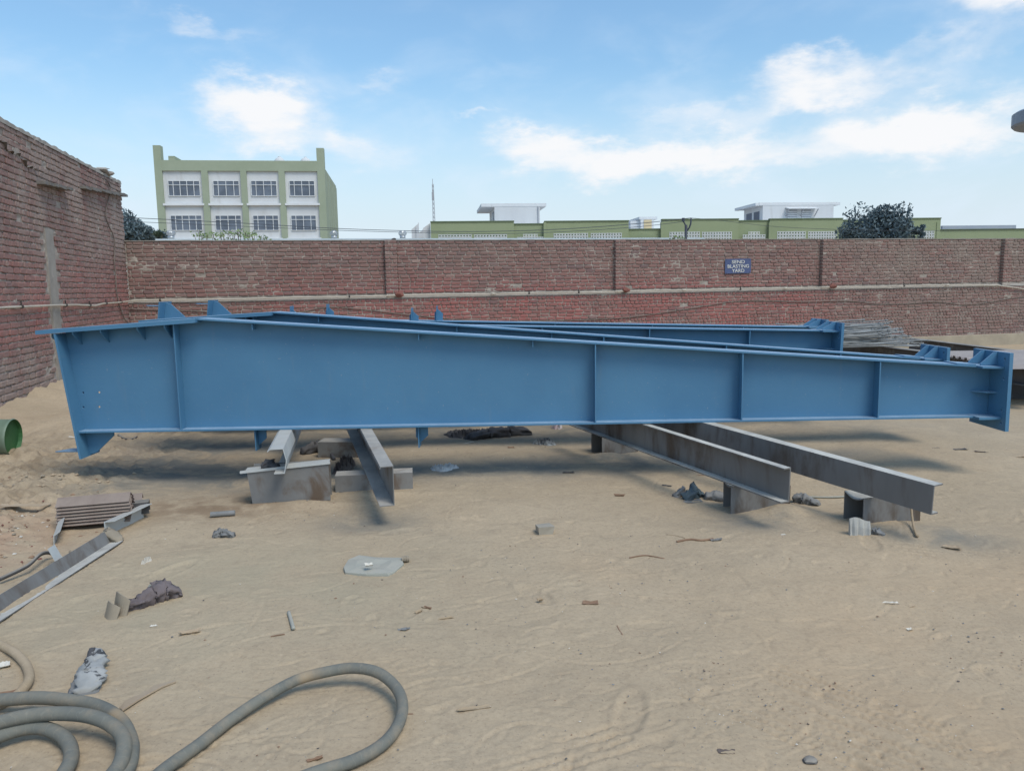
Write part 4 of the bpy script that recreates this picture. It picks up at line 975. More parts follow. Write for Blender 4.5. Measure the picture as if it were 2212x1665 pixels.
mb = MB(); mb.v = [(xa, 5.3, zt - .38), (xb, 5.3, zt - .38), (xb, 5.99, zt - .25), (xa, 5.99, zt - .25), (xa, 5.3, zt - .33), (xb, 5.3, zt - .33), (xb, 5.99, zt - .19), (xa, 5.99, zt - .19)]
mb.f = [(3, 2, 1, 0), (4, 5, 6, 7), (0, 1, 5, 4), (1, 2, 6, 5), (2, 3, 7, 6), (3, 0, 4, 7)]; mb.build('awning', M_WHITE2, r_)
for x in (xa + .05, (xa + xb) / 2, xb - .05): MB().bar((x, 5.35, zt - .4), (x, 5.98, zt - .95), .06, .06).build('awning_bracket', M_SHUT, r_)

# mast
m0 = atY(937, 480, 140); m1 = atY(935, 398, 140); mast = empty('antenna_mast', (m0.x, 140, 0)); H = m1.z
mb = MB(); q = .42
for i in range(3):
    a = 2.094 * i; mb.bar((q * math.cos(a), q * math.sin(a), 0), (q * .3 * math.cos(a), q * .3 * math.sin(a), H), .10, .10, up=(0, 1, 0))
mb.build('leg', M_SHUT, mast); mb = MB(); n = 26
for k in range(n):
    z0, z1 = H * k / n, H * (k + 1) / n; f0, f1 = 1 - .7 * k / n, 1 - .7 * (k + 1) / n
    for i in range(3):
        a, b = 2.094 * i, 2.094 * (i + 1); mb.bar((q * f0 * math.cos(a), q * f0 * math.sin(a), z0), (q * f1 * math.cos(b), q * f1 * math.sin(b), z1), .05, .05, up=(.1, 1, 0))
mb.build('bracing', M_SHUT, mast); MB().tube([(0, 0, H), (0, 0, H + .9)], .05, 6).build('spike', M_SHUT, mast); MB().box(-.2, .1, -.1, .1, H * .86, H * .93).build('antenna_panel', M_SHUT, mast)
tag(mast, 'slender lattice antenna mast rising behind the low green building', 'mast')

# shed just behind the wall with roof turbines
M_ROOF = mottled('pale_roof_sheet', (.42, .46, .47), (.50, .53, .53), 1, .6, 10, .05)
shed = empty('shed', KOR, (0, 0, AZW)); RZ = 3.185
mb = MB(); mb.v = [(-.3, 1.2, 2.45), (17.2, 1.2, 2.45), (17.2, 5.2, RZ), (-.3, 5.2, RZ), (-.3, 9.2, 2.45), (17.2, 9.2, 2.45)]; mb.v += [(x, y, z - .03) for x, y, z in mb.v]
mb.f = [(0, 1, 2, 3), (3, 2, 5, 4), (7, 6, 9, 8), (8, 9, 10, 11), (0, 6, 7, 1), (1, 7, 8, 2), (2, 8, 11, 5), (0, 3, 9, 6), (3, 4, 10, 9), (4, 5, 11, 10)]; mb.build('roof', M_ROOF, shed)
MB().box(-.1, 17, 1.4, 9.0, 0, 2.42).build('wall', M_WHITE, shed); MB().box(-.3, 17.2, 5.05, 5.35, RZ - .015, RZ + .03).build('ridge_cap', M_ROOF, shed)
MB().box(.0, .62, .25, .9, 2.80, 2.87).build('flashing', M_WHITE, shed)
tag(shed, 'low shed with pale sheet roof just showing above the brick wall', 'shed')
M_VENT = mottled('turbine_metal', (.50, .51, .51), (.40, .41, .41), 8, .35, metallic=.5)
for u, v, lab in ((370, 516, 'roof turbine ventilator at the far left over the brick wall'), (722, 517, 'roof turbine ventilator at the foot of the tall block right corner'), (870, 518, 'roof turbine ventilator left of the low green building')):
    d = CAM_R @ Vector(((u - 1106) / 1664, -(v - 832.5) / 1664, -1)); nrm = LD; p0 = KOR + LD * 5.2; t = nrm.dot(p0) / nrm.dot(d); p = Vector((d.x * t, d.y * t, RZ + .02))
    o = empty('turbine_vent', p); MB().tube([(0, 0, 0), (0, 0, .10)], .09, 14).build('neck', M_VENT, o, smooth=True)
    mb = MB(); n = 18
    for i in range(n):
        a = 6.2832 * i / n; P_ = [(r2 * math.cos(a + tw), r2 * math.sin(a + tw), z2) for r2, z2, tw in ((.09, .10, 0), (.125, .14, .12), (.13, .19, .25), (.10, .235, .36), (.04, .255, .45))]
        Q_ = [(r2 * .985 * math.cos(a + tw + .22), r2 * .985 * math.sin(a + tw + .22), z2) for r2, z2, tw in ((.09, .10, 0), (.125, .14, .12), (.13, .19, .25), (.10, .235, .36), (.04, .255, .45))]
        b = len(mb.v); mb.v += P_ + Q_; mb.f += [(b + k, b + k + 1, b + 6 + k, b + 5 + k) for k in range(4)]
    mb.build('vanes', M_VENT, o); MB().tube([(0, 0, .25), (0, 0, .262)], .05, 12).build('cap', M_VENT, o); tag(o, lab, 'ventilator', 'roof turbine ventilators')

# utility pole and wires
M_POLE = mottled('dark_pole', (.035, .04, .055), (.055, .06, .075), 3, .7)
pt = atY(1482, 486, 25.0); pole = empty('utility_pole', (pt.x, 25.0, 0))
MB().tube([(0, 0, 0), (0, 0, pt.z)], .045, 10).build('post', M_POLE, pole, smooth=True)
pA, pB_ = atY(1476, 478, 25.0), atY(1493, 471, 25.0); pf = atY(1484, 499, 25.0)
rel = lambda p: (p.x - pt.x, p.y - 25.0, p.z)
MB().tube([rel(pf), rel(atY(1489, 492, 25)), rel(atY(1492, 484, 25)), rel(pB_)], .025, 8).build('side_arm', M_POLE, pole, smooth=True)
MB().tube([rel(atY(1481, 488, 25)), rel(atY(1479, 483, 25)), rel(pA)], .022, 8).build('bracket', M_POLE, pole)
MB().tube([rel(pA), (rel(pA)[0], 0, rel(pA)[2] + .10)], .05, 10).build('insulator', M_POLE, pole)
tag(pole, 'dark forked utility pole standing just behind the brick wall', 'pole')
M_WIRE = mottled('wire', (.05, .055, .065), (.07, .075, .085), 3, .6)
W1 = [(120, 460), (275, 470), (500, 481), (722, 493.5), (890, 499), (1010, 500.5), (1130, 498.5), (1250, 493), (1380, 483), (1493, 471)]
W2 = [(120, 470), (275, 478.5), (500, 488), (722, 497.5), (890, 502.5), (1010, 505), (1130, 504), (1250, 499), (1380, 490), (1476, 479)]
cable('overhead_wire', [atY(u, v, 26.5 - abs(u - 900) * .002) for u, v in W1], .010, M_WIRE, 'upper of two overhead wires sagging from the left to the forked pole', 'wire')
cable('overhead_wire', [atY(u, v, 26.5 - abs(u - 900) * .002) for u, v in W2], .008, M_WIRE, 'lower thinner of two overhead wires sagging left of the forked pole', 'wire')
cable('overhead_wire', [atY(u, v, 25.3) for u, v in ((1493, 471), (1560, 477), (1680, 490), (1850, 497), (2050, 498), (2280, 492))], .006, M_WIRE, 'thin wire leaving the forked pole towards the dark tree', 'wire')

# vegetation
def leaf_mat(name, a, b):
    m, nt = new_mat(name); at_ = nt.n('ShaderNodeAttribute'); at_.attribute_name = 'rnd'
    c = nt.mix(at_.outputs['Fac'], a, b); bs = finish(nt, c, .6, 0, None, spec=.3)
    return m
M_LEAFD = leaf_mat('hazed_foliage', (.065, .10, .12), (.135, .18, .19)); M_LEAFL = leaf_mat('bright_foliage', (.13, .19, .07), (.27, .33, .15)); M_LEAFM = leaf_mat('mid_foliage', (.035, .055, .035), (.075, .10, .06))  # the dark trees' blue cast is distance haze put into the leaf colour
M_BARK = mottled('bark', (.10, .075, .055), (.15, .115, .085), 6, .95, 30, .5)
def leaves_mesh(name, pts, size, mat, parent, r):
    V, F, A = [], [], []
    for p, sc in pts:
        n = Vector((r.gauss(0, 1), r.gauss(0, 1), r.gauss(0, .8))).normalized(); t = n.orthogonal().normalized(); b = n.cross(t)
        a = r.uniform(0, 6.28); t, b = t * math.cos(a) + b * math.sin(a), b * math.cos(a) - t * math.sin(a); l = size * sc * r.uniform(.6, 1.3); wv = l * .42; k = len(V)
        V += [tuple(p - t * l), tuple(p + b * wv + n * l * .1), tuple(p + t * l), tuple(p - b * wv + n * l * .1)]; F += [(k, k + 1, k + 2), (k, k + 2, k + 3)]; q = r.random(); A += [q, q]
    me = bpy.data.meshes.new(name); me.from_pydata(V, [], F); me.update(); me.materials.append(mat); me.attributes.new('rnd', 'FLOAT', 'FACE').data.foreach_set('value', A)
    o = bpy.data.objects.new(name, me); col.objects.link(o); o.parent = parent; return o
def tree(name, label, base, zc, rx, rz, n, size, mat, seed, clumps=34):
    r = random.Random(seed); o = empty(name, (base[0], base[1], 0)); tr_ = MB()
    tr_.tube([(0, 0, 0), (.05, 0, zc * .35), (0, .05, zc * .7), (.08, 0, zc)], rx * .08, 8, rfun=lambda t: 1.2 - .7 * t)
    cl = []
    for i in range(clumps):
        d = Vector((r.gauss(0, 1), r.gauss(0, 1), r.gauss(0, 1))).normalized() * r.uniform(.35, .95); c = Vector((d.x * rx, d.y * rx, zc + d.z * rz)); cl.append((c, r.uniform(.22, .40) * rx))
        if i % 3 == 0: tr_.tube([(0, 0, zc * .6), tuple(Vector((0, 0, zc * .7)).lerp(c, .5) + Vector((0, 0, .1))), tuple(c)], rx * .022, 5, rfun=lambda t: 1.2 - t)
    tr_.build('trunk', M_BARK, o); pts = []
    for i in range(n):
        c, q = r.choice(cl); d = Vector((r.gauss(0, 1), r.gauss(0, 1), r.gauss(0, .85))).normalized() * q * r.random() ** .45; pts.append((c + d, 1))
    leaves_mesh('crown', pts, size, mat, o, r); tag(o, label, 'tree'); return o
tc_ = atY(1900, 500, 42); tree('round_tree', 'dense dark round tree behind the wall in front of the green building', (tc_.x, 42), tc_.z, 1.95, 1.30, 9000, .11, M_LEAFD, 4, 60)
tc_ = atY(1985, 502, 41); tree('round_tree', 'small dark shrub at the right foot of the dense round tree', (tc_.x, 41), tc_.z, .35, .5, 700, .09, M_LEAFD, 5, 9)
tc_ = atY(272, 500, 60); tree('hedge_tree', 'dark tree beside the end of the left brick wall', (tc_.x, 60), tc_.z, 1.9, 1.25, 4200, .16, M_LEAFD, 8, 36)
tc_ = atY(318, 513, 62); tree('hedge_tree', 'low dark tree between the left wall and the tall block', (tc_.x, 62), tc_.z, 1.6, .6, 2400, .15, M_LEAFD, 9, 26)
tc_ = atY(345, 500, 30); tree('palm_plant', 'spiky dark plant against the left pillar of the tall block', (tc_.x, 30), tc_.z - .12, .22, .12, 60, .12, M_LEAFM, 12, 6)
def sprig(u, v, y, h, n, seed, label):
    r = random.Random(seed); p = atY(u, v, y); o = empty('leafy_sprig', (p.x, y, 2.2)); st = MB(); pts = []; zt = p.z - 2.2
    for i in range(n):
        tip = Vector((r.uniform(-.28, .28), r.uniform(-.2, .2), zt + r.uniform(-.10, .02))); root = Vector((0, 0, 0)); mid = root.lerp(tip, .6) + Vector((0, 0, .08)); st.tube([root, mid, tip], .007, 5)
        for k in range(16):
            q = mid.lerp(tip, k / 15) if k < 8 else tip; pts.append((q + Vector((r.gauss(0, .075), r.gauss(0, .06), r.gauss(-.015, .04))), 1))
    st.build('stem', M_BARK, o); leaves_mesh('leaves', pts, 0.05, M_LEAFL, o, r); tag(o, label, 'plant', 'leafy sprigs above the wall'); return o
for i, (u, v, lab) in enumerate(((438, 502, 'leftmost bright green sprig rising over the wall before the tall block'), (484, 501, 'bright green sprig over the wall, second from the left'), (515, 500, 'bright green sprig in the middle of the group over the wall'), (545, 504, 'bright green sprig over the wall, second from the right'), (566, 513, 'small rightmost green sprig over the wall before the tall block'), (1458, 511, 'small green sprig over the wall beside the forked pole'))):
    sprig(u, v, 22.0, .4, 7 if i < 4 else 4, 30 + i, lab)
o = lump('perched_bird', (.09, .05, .045), M_BLACK, 77); pb = atY(850, 517.5, 23.4); o.location = (pb.x, 23.4, pb.z); o.rotation_euler = (0, -.2, .3)
tag(o, 'small black bird perched left of the right ventilator', 'bird')

# ------------------------------------------------------------------ things lying on the sand
def mcol(name, a, b, scale=8, rough=.95, **k): return mottled(name, a, b, scale, rough, 50, .35, **k)
M_HOSE = mcol('dusty_grey_hose', (.150, .155, .140), (.225, .215, .180), 5, .8, c2=(.30, .24, .165), c2_thr=(.58, .72), c2_scale=4, dust=.35, dustc=(.30, .26, .20))
M_HOSET = mcol('sandy_hose', (.33, .26, .185), (.40, .32, .23), 5, .95)
def hose(name, pts, r, mat, label):
    P = []
    for u, v, z in pts: p = at(u, v, z); P.append(Vector((p.x, p.y, z + gh(p.x, p.y))))
    o = cable(name, P, r, mat, label, 'hose', n=16); vs = o.data.vertices; n = 16; L = 0; vals = []
    for i in range(len(vs) // n):
        c = sum((vs[i * n + q].co for q in range(n)), Vector()) / n
        if i: L += (c - pc).length
        pc = c; vals += [L] * n
    o.data.attributes.new('run', 'FLOAT', 'POINT').data.foreach_set('value', vals); return o
def hose_mat(name, a, b, dustc, band):
    m, nt = new_mat(name); p = pos(nt); at_ = nt.n('ShaderNodeAttribute'); at_.attribute_name = 'run'; t = at_.outputs['Fac']
    cv_ = nt.n('ShaderNodeCombineXYZ'); nt.link(t, cv_.inputs[0])
    c = nt.mix(nt.smooth(nt.noise(cv_.outputs[0], 3.0, 4, .6), .35, .65), a, b)
    c = nt.mix(nt.smooth(nt.noise(p, 14, 6, .7), .42, .7, 0, .6), c, dustc)
    c = nt.mix(nt.smooth(nt.noise(cv_.outputs[0], 1.7, 3, .5), .60, .66, 0, .8), c, (.36, .27, .17))
    w_ = nt.math('ADD', nt.math('MULTIPLY', t, 22.0), nt.math('MULTIPLY', nt.noise(p, 5, 4, .6), 5.0))
    ln = nt.smooth(nt.math('FRACT', w_), .90, .97, 0, band); c = nt.mix(ln, c, tuple(q * 1.7 for q in b))
    finish(nt, c, .85, 0, nt.math('ADD', nt.math('MULTIPLY', ln, .5), nt.noise(p, 60, 5, .7)), .35, .004, .2); return m
M_HOSE = hose_mat('dusty_grey_hose', (.135, .140, .125), (.185, .180, .150), (.27, .225, .165), .16)
M_HOSET = hose_mat('sandy_hose', (.33, .25, .165), (.40, .31, .21), (.43, .34, .23), .15)
h = .024
hose('looped_hose', [(280, 1740, h), (350, 1672, h), (430, 1612, h), (500, 1556, .03), (570, 1508, .045), (640, 1470, .06), (700, 1452, .075), (760, 1443, .085), (810, 1449, .085), (845, 1470, .075), (866, 1502, .06), (868, 1540, .045), (850, 1580, .03), (815, 1615, h), (760, 1645, h), (690, 1668, h), (600, 1700, h)], .0225, M_HOSE, 'thick grey rubber hose lying in a wide open loop on the sand')
hose('coiled_hose', [(-180, 1560, h), (-60, 1530, .05), (0, 1523, .06), (80, 1517, .065), (141, 1520, .065), (206, 1529, .06), (257, 1556, .05), (281, 1596, .035), (285, 1630, .03), (274, 1670, h), (220, 1730, h), (90, 1770, h), (-60, 1740, h), (-130, 1660, .05), (-80, 1595, .08), (0, 1568, .10), (86, 1550, .105), (171, 1549, .10), (228, 1564, .09), (262, 1590, .08), (268, 1625, .07), (250, 1672, .05), (190, 1720, .05), (40, 1745, .03), (-70, 1690, .03), (-60, 1625, .04), (0, 1597, .055), (56, 1580, .06), (99, 1580, .055), (137, 1597, .045), (154, 1626, .035), (148, 1660, .03), (110, 1705, h), (40, 1720, h)], .0255, M_HOSE, 'thick grey hose coiled in the lower left corner')
hose('tan_hose', [(-90, 1380, .02), (-30, 1388, .02), (5, 1402, .02), (35, 1421, .02), (58, 1446, .02), (64, 1472, .02), (52, 1496, .018), (25, 1520, .012), (-20, 1545, .01), (-80, 1570, .01)], .0195, M_HOSET, 'sand coloured hose curving in at the left edge above the coil')

def soft(name, path, radii, mat, seed, wr=.25, n=18, seg=30, parent=None):
    """wrinkled cloth-like flattened tube; path points are on the ground, radii (half width, half height)"""
    r = random.Random(seed); o1, o2 = r.uniform(0, 50), r.uniform(0, 50); P = [Vector(p) for p in path]; L0 = P[0].copy(); V, F = [], []
    for i in range(seg + 1):
        t = i / seg * (len(P) - 1); k = min(int(t), len(P) - 2); f = t - k; f = f * f * (3 - 2 * f); p = P[k].lerp(P[k + 1], f); wv = radii[k][0] * (1 - f) + radii[k + 1][0] * f; hv = radii[k][1] * (1 - f) + radii[k + 1][1] * f
        d = (P[k + 1] - P[k]).normalized(); sd = Vector((d.y, -d.x, 0)).normalized()
        end = min(1, math.sqrt(max(0, 1 - (2 * i / seg - 1) ** 6)) + .12)
        for q in range(n):
            a = 2 * math.pi * q / n; x, z = math.cos(a), math.sin(a)
            nz = float(fbm(np.array([i * .26 + o1]), np.array([q * .6 + o2]), 3, .6)[0]); nz2 = abs(float(fbm(np.array([i * .8 + o2]), np.array([q * .9 + o1]), 2)[0]))
            m = (1 + wr * 1.6 * nz - wr * 2.4 * nz2) * end
            V.append(tuple(p - L0 + sd * (x * wv * m) + Vector((0, 0, max(-.012, hv * (.85 + z * m) * end if z > -.6 else -.012)))))
    for i in range(seg):
        for q in range(n): q2 = (q + 1) % n; F.append((i * n + q, i * n + q2, (i + 1) * n + q2, (i + 1) * n + q))
    F += [tuple(range(n))[::-1], tuple(seg * n + q for q in range(n))]
    me = bpy.data.meshes.new(name); me.from_pydata(V, [], F); me.update(); me.materials.append(mat); me.polygons.foreach_set('use_smooth', [True] * len(F))
    o = bpy.data.objects.new(name, me); col.objects.link(o); o.parent = parent; o.location = L0; return o
def rag(name, u0, v0, u1, v1, hgt, mat, seed, label, cat='rag', z=None, group=None, ridged=2.0, nn=26):
    """crumpled sheet filling roughly the ground patch seen between (u0,v1) and (u1,v0)"""
    r = random.Random(seed); a, b = (onG(u0, v1), onG(u1, v1)) if z is None else (at(u0, v1, z), at(u1, v1, z)); c = onG((u0 + u1) / 2, v0) if z is None else at((u0 + u1) / 2, v0, z)
    ctr = (a + b) / 2; wx_ = (b - a).length / 2; dy_ = max(.03, (c - ctr).length - hgt * 1.5) ; ctr = ctr + Vector((0, dy_ / 2, 0)); dy_ /= 2
    V, F = [], []; ph = [r.uniform(0, 6.28) for _ in range(4)]; o1, o2 = r.uniform(0, 90), r.uniform(0, 90)
    for i in range(nn + 1):
        rr_ = i / nn
        for q in range(nn * 2):
            an = math.pi * q / nn; m = 1 + .16 * math.sin(2 * an + ph[0]) + .13 * math.sin(3 * an + ph[1]) + .09 * math.sin(7 * an + ph[2])
            x, y = rr_ * m * math.cos(an), rr_ * m * math.sin(an)
            f = float(fbm(np.array([x * ridged + o1]), np.array([y * ridged + o2]), 4, .6)[0]); f2 = float(fbm(np.array([x * ridged * 2.3 + o2]), np.array([y * ridged * 2.3 + o1]), 3, .6)[0]); rd = 1 - abs(f) * 4.5; rd2 = 1 - abs(f2) * 5
            hh = hgt * max(0, 1 - rr_ ** 5) * (.10 + .75 * max(0, rd) + .35 * max(0, rd2) + .5 * f) if rr_ < 1 else -.006
            V.append((x * wx_ * .92, y * max(dy_, .04), max(hh, -.006 if rr_ == 1 else .003)))
    k = nn * 2
    for i in range(nn):
        for q in range(k): q2 = (q + 1) % k; F.append((i * k + q, (i + 1) * k + q, (i + 1) * k + q2, i * k + q2))
    me = bpy.data.meshes.new(name); me.from_pydata(V, [], F); me.update(); me.materials.append(mat)
    o = bpy.data.objects.new(name, me); col.objects.link(o); o.location = (ctr.x, ctr.y, (gh(ctr.x, ctr.y) if z is None else z)); tag(o, label, cat, group); return o
def scrap(name, u, v, ln, wd, rot, mat, seed, label, cat, curl=.4, th=.002, group=None, z=None, lift=0.004):
    r = random.Random(seed); nx_, ny_ = 7, 4; V = []; jag = [[r.uniform(-.30, .30) for _ in range(ny_)] for _ in range(nx_)]; jy = [r.uniform(-.45, .45) for _ in range(nx_)]
    for s in (0, 1):
        for i in range(nx_):
            for k in range(ny_):
                x = (i / (nx_ - 1) - .5) * ln * (1 + jag[0][k] * .8); y = ((k / (ny_ - 1) - .5) * (1 + jy[i] * .7) + jy[i] * .15) * wd
                V.append((x, y, curl * wd * ((k / (ny_ - 1) - .5) ** 2 * 2.2 + .6 * (i / (nx_ - 1) - .5) ** 2 + .35 * jag[i][k]) + s * th))
    n = nx_ * ny_; F = []
    for i in range(nx_ - 1):
        for k in range(ny_ - 1):
            a = i * ny_ + k; F += [(a, a + 1, a + ny_ + 1, a + ny_), (n + a, n + a + ny_, n + a + ny_ + 1, n + a + 1)]
    rim = [i * ny_ for i in range(nx_)] + [(nx_ - 1) * ny_ + k for k in range(1, ny_)] + [i * ny_ + ny_ - 1 for i in range(nx_ - 2, -1, -1)] + [k for k in range(ny_ - 2, 0, -1)]
    for i in range(len(rim)): a, b = rim[i], rim[(i + 1) % len(rim)]; F.append((a, b, b + n, a + n))
    p = onG(u, v) if z is None else at(u, v, z); mn = min(q[2] for q in V)
    mb = MB(); mb.v = V; mb.f = F; o = mb.build(name, mat, None); o.location = p + Vector((0, 0, lift - mn - .006)); o.rotation_euler = (r.uniform(-.06, .06), r.uniform(-.06, .06), rot); tag(o, label, cat, group); return o

C_DARK = mcol('charcoal_cloth', (.06, .058, .06), (.115, .11, .108), 6); C_PURP = mcol('mauve_brown_cloth', (.130, .105, .105), (.185, .152, .148), 5)
C_GREY = mcol('grey_cloth', (.16, .16, .155), (.25, .245, .235), 6); C_WHITE = mcol('dirty_white_cloth', (.44, .45, .45), (.58, .58, .56), 8); C_CANV = mcol('tan_canvas', (.25, .21, .155), (.31, .26, .195), 6)
C_BLUEG = mcol('slate_blue_cloth', (.055, .085, .105), (.10, .125, .135), 7); C_BROWN = mcol('brown_cloth', (.10, .078, .068), (.15, .12, .105), 6); C_SILV = mcol('silvery_leather', (.28, .28, .262), (.37, .365, .345), 9, .75, c2=(.07, .07, .07), c2_thr=(.57, .63), c2_scale=9)
C_CARD = mcol('torn_cardboard', (.36, .27, .18), (.42, .33, .23), 5); C_PAPER = mcol('pale_paper', (.62, .58, .50), (.52, .48, .41), 6); C_LEAF = mcol('dry_brown_scrap', (.20, .12, .075), (.30, .19, .12), 9); C_WOOD = mcol('dry_wood', (.38, .29, .19), (.30, .225, .145), 8)
C_PLAS = mcol('grey_plastic', (.315, .32, .275), (.355, .355, .305), 3, .8, dust=.4)

# trousers with canvas gaiter cuff
tro = empty('discarded_trousers', onG(300, 1320)); b0 = tro.location.copy()
L = [onG(262, 1322), onG(300, 1312), onG(330, 1300), onG(360, 1292), onG(395, 1286)]
t1 = soft('trouser_leg', [p - b0 for p in L], [(.035, .025), (.045, .03), (.065, .045), (.075, .05), (.05, .022)], C_PURP, 3, .5, parent=tro)
L = [onG(318, 1296), onG(340, 1280), onG(372, 1276)]
t2 = soft('waist_fold', [p - b0 for p in L], [(.03, .02), (.05, .04), (.035, .03)], C_PURP, 6, .5, seg=18, parent=tro)
for (u0, v0, u1, v1, hh, sd) in ((224, 1331, 250, 1338, .075, 1), (243, 1322, 272, 1330, .105, 2)):
    a, b = onG(u0, v0) - b0, onG(u1, v1) - b0; mb = MB(); n = 9
    for i in range(n + 1):
        t = i / n; p = a.lerp(b, t) + Vector((0, -.022 * math.sin(math.pi * t), 0)); hq = hh * (1 - .25 * (t - .3) ** 2 * 3)
        mb.v += [tuple(p + Vector((0, 0, -.01))), tuple(p + Vector((.012, .03, hq))), tuple(p + Vector((0, .006, -.01))), tuple(p + Vector((.012, .036, hq)))]
    for i in range(n): k = i * 4; mb.f += [(k, k + 4, k + 5, k + 1), (k + 2, k + 3, k + 7, k + 6), (k + 1, k + 5, k + 7, k + 3)]
    mb.f += [(0, 1, 3, 2), (n * 4, n * 4 + 2, n * 4 + 3, n * 4 + 1)]; mb.build('canvas_cuff', C_CANV, tro)
tag(tro, 'mauve brown work trousers with stiff canvas cuff lying on the sand', 'trousers')
rag('pale_strip', 314, 1262, 362, 1271, .02, C_PLAS, 41, 'flat pale strip sticking out behind the mauve trousers', 'scrap')
# silvery shoe-like bag
p0, p1, p2, p3 = onG(186, 1500), onG(196, 1470), onG(206, 1440), onG(212, 1412)
sh = empty('torn_work_boot', p0); soft('upper', [p - p0 for p in (p0, p1, p2, p3)], [(.055, .020), (.060, .032), (.050, .030), (.020, .022)], C_SILV, 12, .35, seg=34, parent=sh)
soft('sole', [p - p0 + Vector((-.006, -.012, -.004)) for p in (p0, p1, p2)], [(.062, .008), (.066, .010), (.05, .006)], C_GREY, 13, .1, seg=20, parent=sh)
soft('torn_flap', [p - p0 + Vector((-.02, 0, .02)) for p in (p1.lerp(p2, .4), p2, p3)], [(.02, .012), (.022, .014), (.014, .012)], C_DARK, 15, .4, seg=16, parent=sh)
tag(sh, 'crushed silvery grey torn work boot lying above the coiled hose', 'boot')
# flattened plastic can
can = empty('flattened_can', onG(812, 1222)); cb = can.location.copy()
out = [(742, 1226), (752, 1208), (775, 1200), (812, 1203), (868, 1205), (872, 1216), (852, 1233), (838, 1240), (790, 1239), (746, 1236)]
P = [at(u, v, .02) for u, v in out]; ctr = sum(P, Vector()) / len(P); mb = MB(); n = len(P); rc = random.Random(5)
for sc_, z in ((1.0, -.012), (1.0, .012), (.985, .018), (.6, .020), (.25, .013)):
    for p in P: q = ctr.lerp(p, sc_); mb.v.append((q.x - cb.x, q.y - cb.y, z + rc.uniform(-.004, .004) + .002))
for k in range(4):
    for i in range(n): mb.f.append((k * n + i, k * n + (i + 1) % n, (k + 1) * n + (i + 1) % n, (k + 1) * n + i))
mb.f += [tuple(4 * n + i for i in range(n)), tuple(range(n))[::-1]]; mb.build('can_body', C_PLAS, can)
q0, q1 = at(868, 1209, .022) - cb, at(884, 1208, .022) - cb; q0.z = q1.z = .024
mb = MB(); mb.tube([q0, q1], .017, 12); mb.tube([q0.lerp(q1, .35), q0.lerp(q1, .5)], .021, 12); mb.tube([q0.lerp(q1, .65), q0.lerp(q1, .8)], .0205, 12); mb.build('neck', C_CANV, can)
tag(can, 'flattened grey plastic can with short neck on the bare sand', 'can')
scrap('paper_scrap', 797, 1222, .045, .03, .4, C_PAPER, 3, 'bit of pale paper lying on the flattened plastic can', 'paper', .6, z=.052, lift=.006)

rag('white_cloth', 926, 1004, 990, 1017, .045, C_WHITE, 2, 'crumpled white cloth on the shaded sand in front of the nearest girder', ridged=3)
rag('dark_tarp', 960, 926, 1075, 950, .07, C_DARK, 8, 'larger dark cloth heap under the middle of the girders', ridged=2.4)
soft('dark_tarp', [onG(1015, 950), onG(1055, 943), onG(1100, 940), onG(1150, 938)], [(.09, .04), (.11, .05), (.10, .06), (.06, .03)], C_DARK, 9, .45); tag(bpy.data.objects[-1] if False else col.objects[-1], 'long dark cloth trailing right from the heap under the girders', 'rag')
rag('striped_rag', 1152, 950, 1202, 962, .06, mcol('striped_rag', (.06, .062, .062), (.40, .41, .40), 26), 12, 'small black and white rag on the sand under the girder', ridged=3.5)
rag('foil_wrapper', 1194, 914, 1217, 928, .10, mcol('foil_print', (.45, .30, .33), (.60, .62, .60), 22, .3), 14, 'shiny crinkled foil wrapper just below the girder', 'wrapper', ridged=3)
soft('blue_cloth', [onG(1482, 1082), onG(1500, 1072), onG(1522, 1072)], [(.05, .04), (.07, .055), (.04, .02)], C_BLUEG, 4, .5, seg=24); tag(col.objects[-1], 'slate blue crumpled cloth beside the half buried block', 'rag')
soft('grey_glove', [onG(1458, 1074), onG(1478, 1066)], [(.03, .02), (.04, .03)], C_GREY, 14, .5, seg=14); tag(col.objects[-1], 'dark crumpled glove left of the slate blue cloth', 'glove')
scrap('grey_board', 1498, 1084, .12, .06, .2, C_GREY, 5, 'flat grey board piece in front of the slate blue cloth', 'board', .15, .006)
soft('cloth_roll', [onG(1522, 1078), onG(1545, 1078), onG(1570, 1082)], [(.045, .03), (.055, .04), (.05, .03)], C_GREY, 24, .2, seg=20); tag(col.objects[-1], 'smooth grey cloth roll against the half buried block', 'rag')
soft('grey_sack', [onG(1714, 1082), onG(1738, 1086), onG(1770, 1092)], [(.04, .035), (.055, .04), (.045, .02)], C_GREY, 25, .45, seg=24); tag(col.objects[-1], 'grey work glove lying between the two channel beams', 'glove')
cable('thin_strip', [onG(u, v) + Vector((0, 0, .012)) for u, v in ((1745, 1076), (1790, 1077), (1840, 1074), (1880, 1068))], .008, C_PLAS, 'long pale strip on the sand behind the longer channel beam', 'strip')
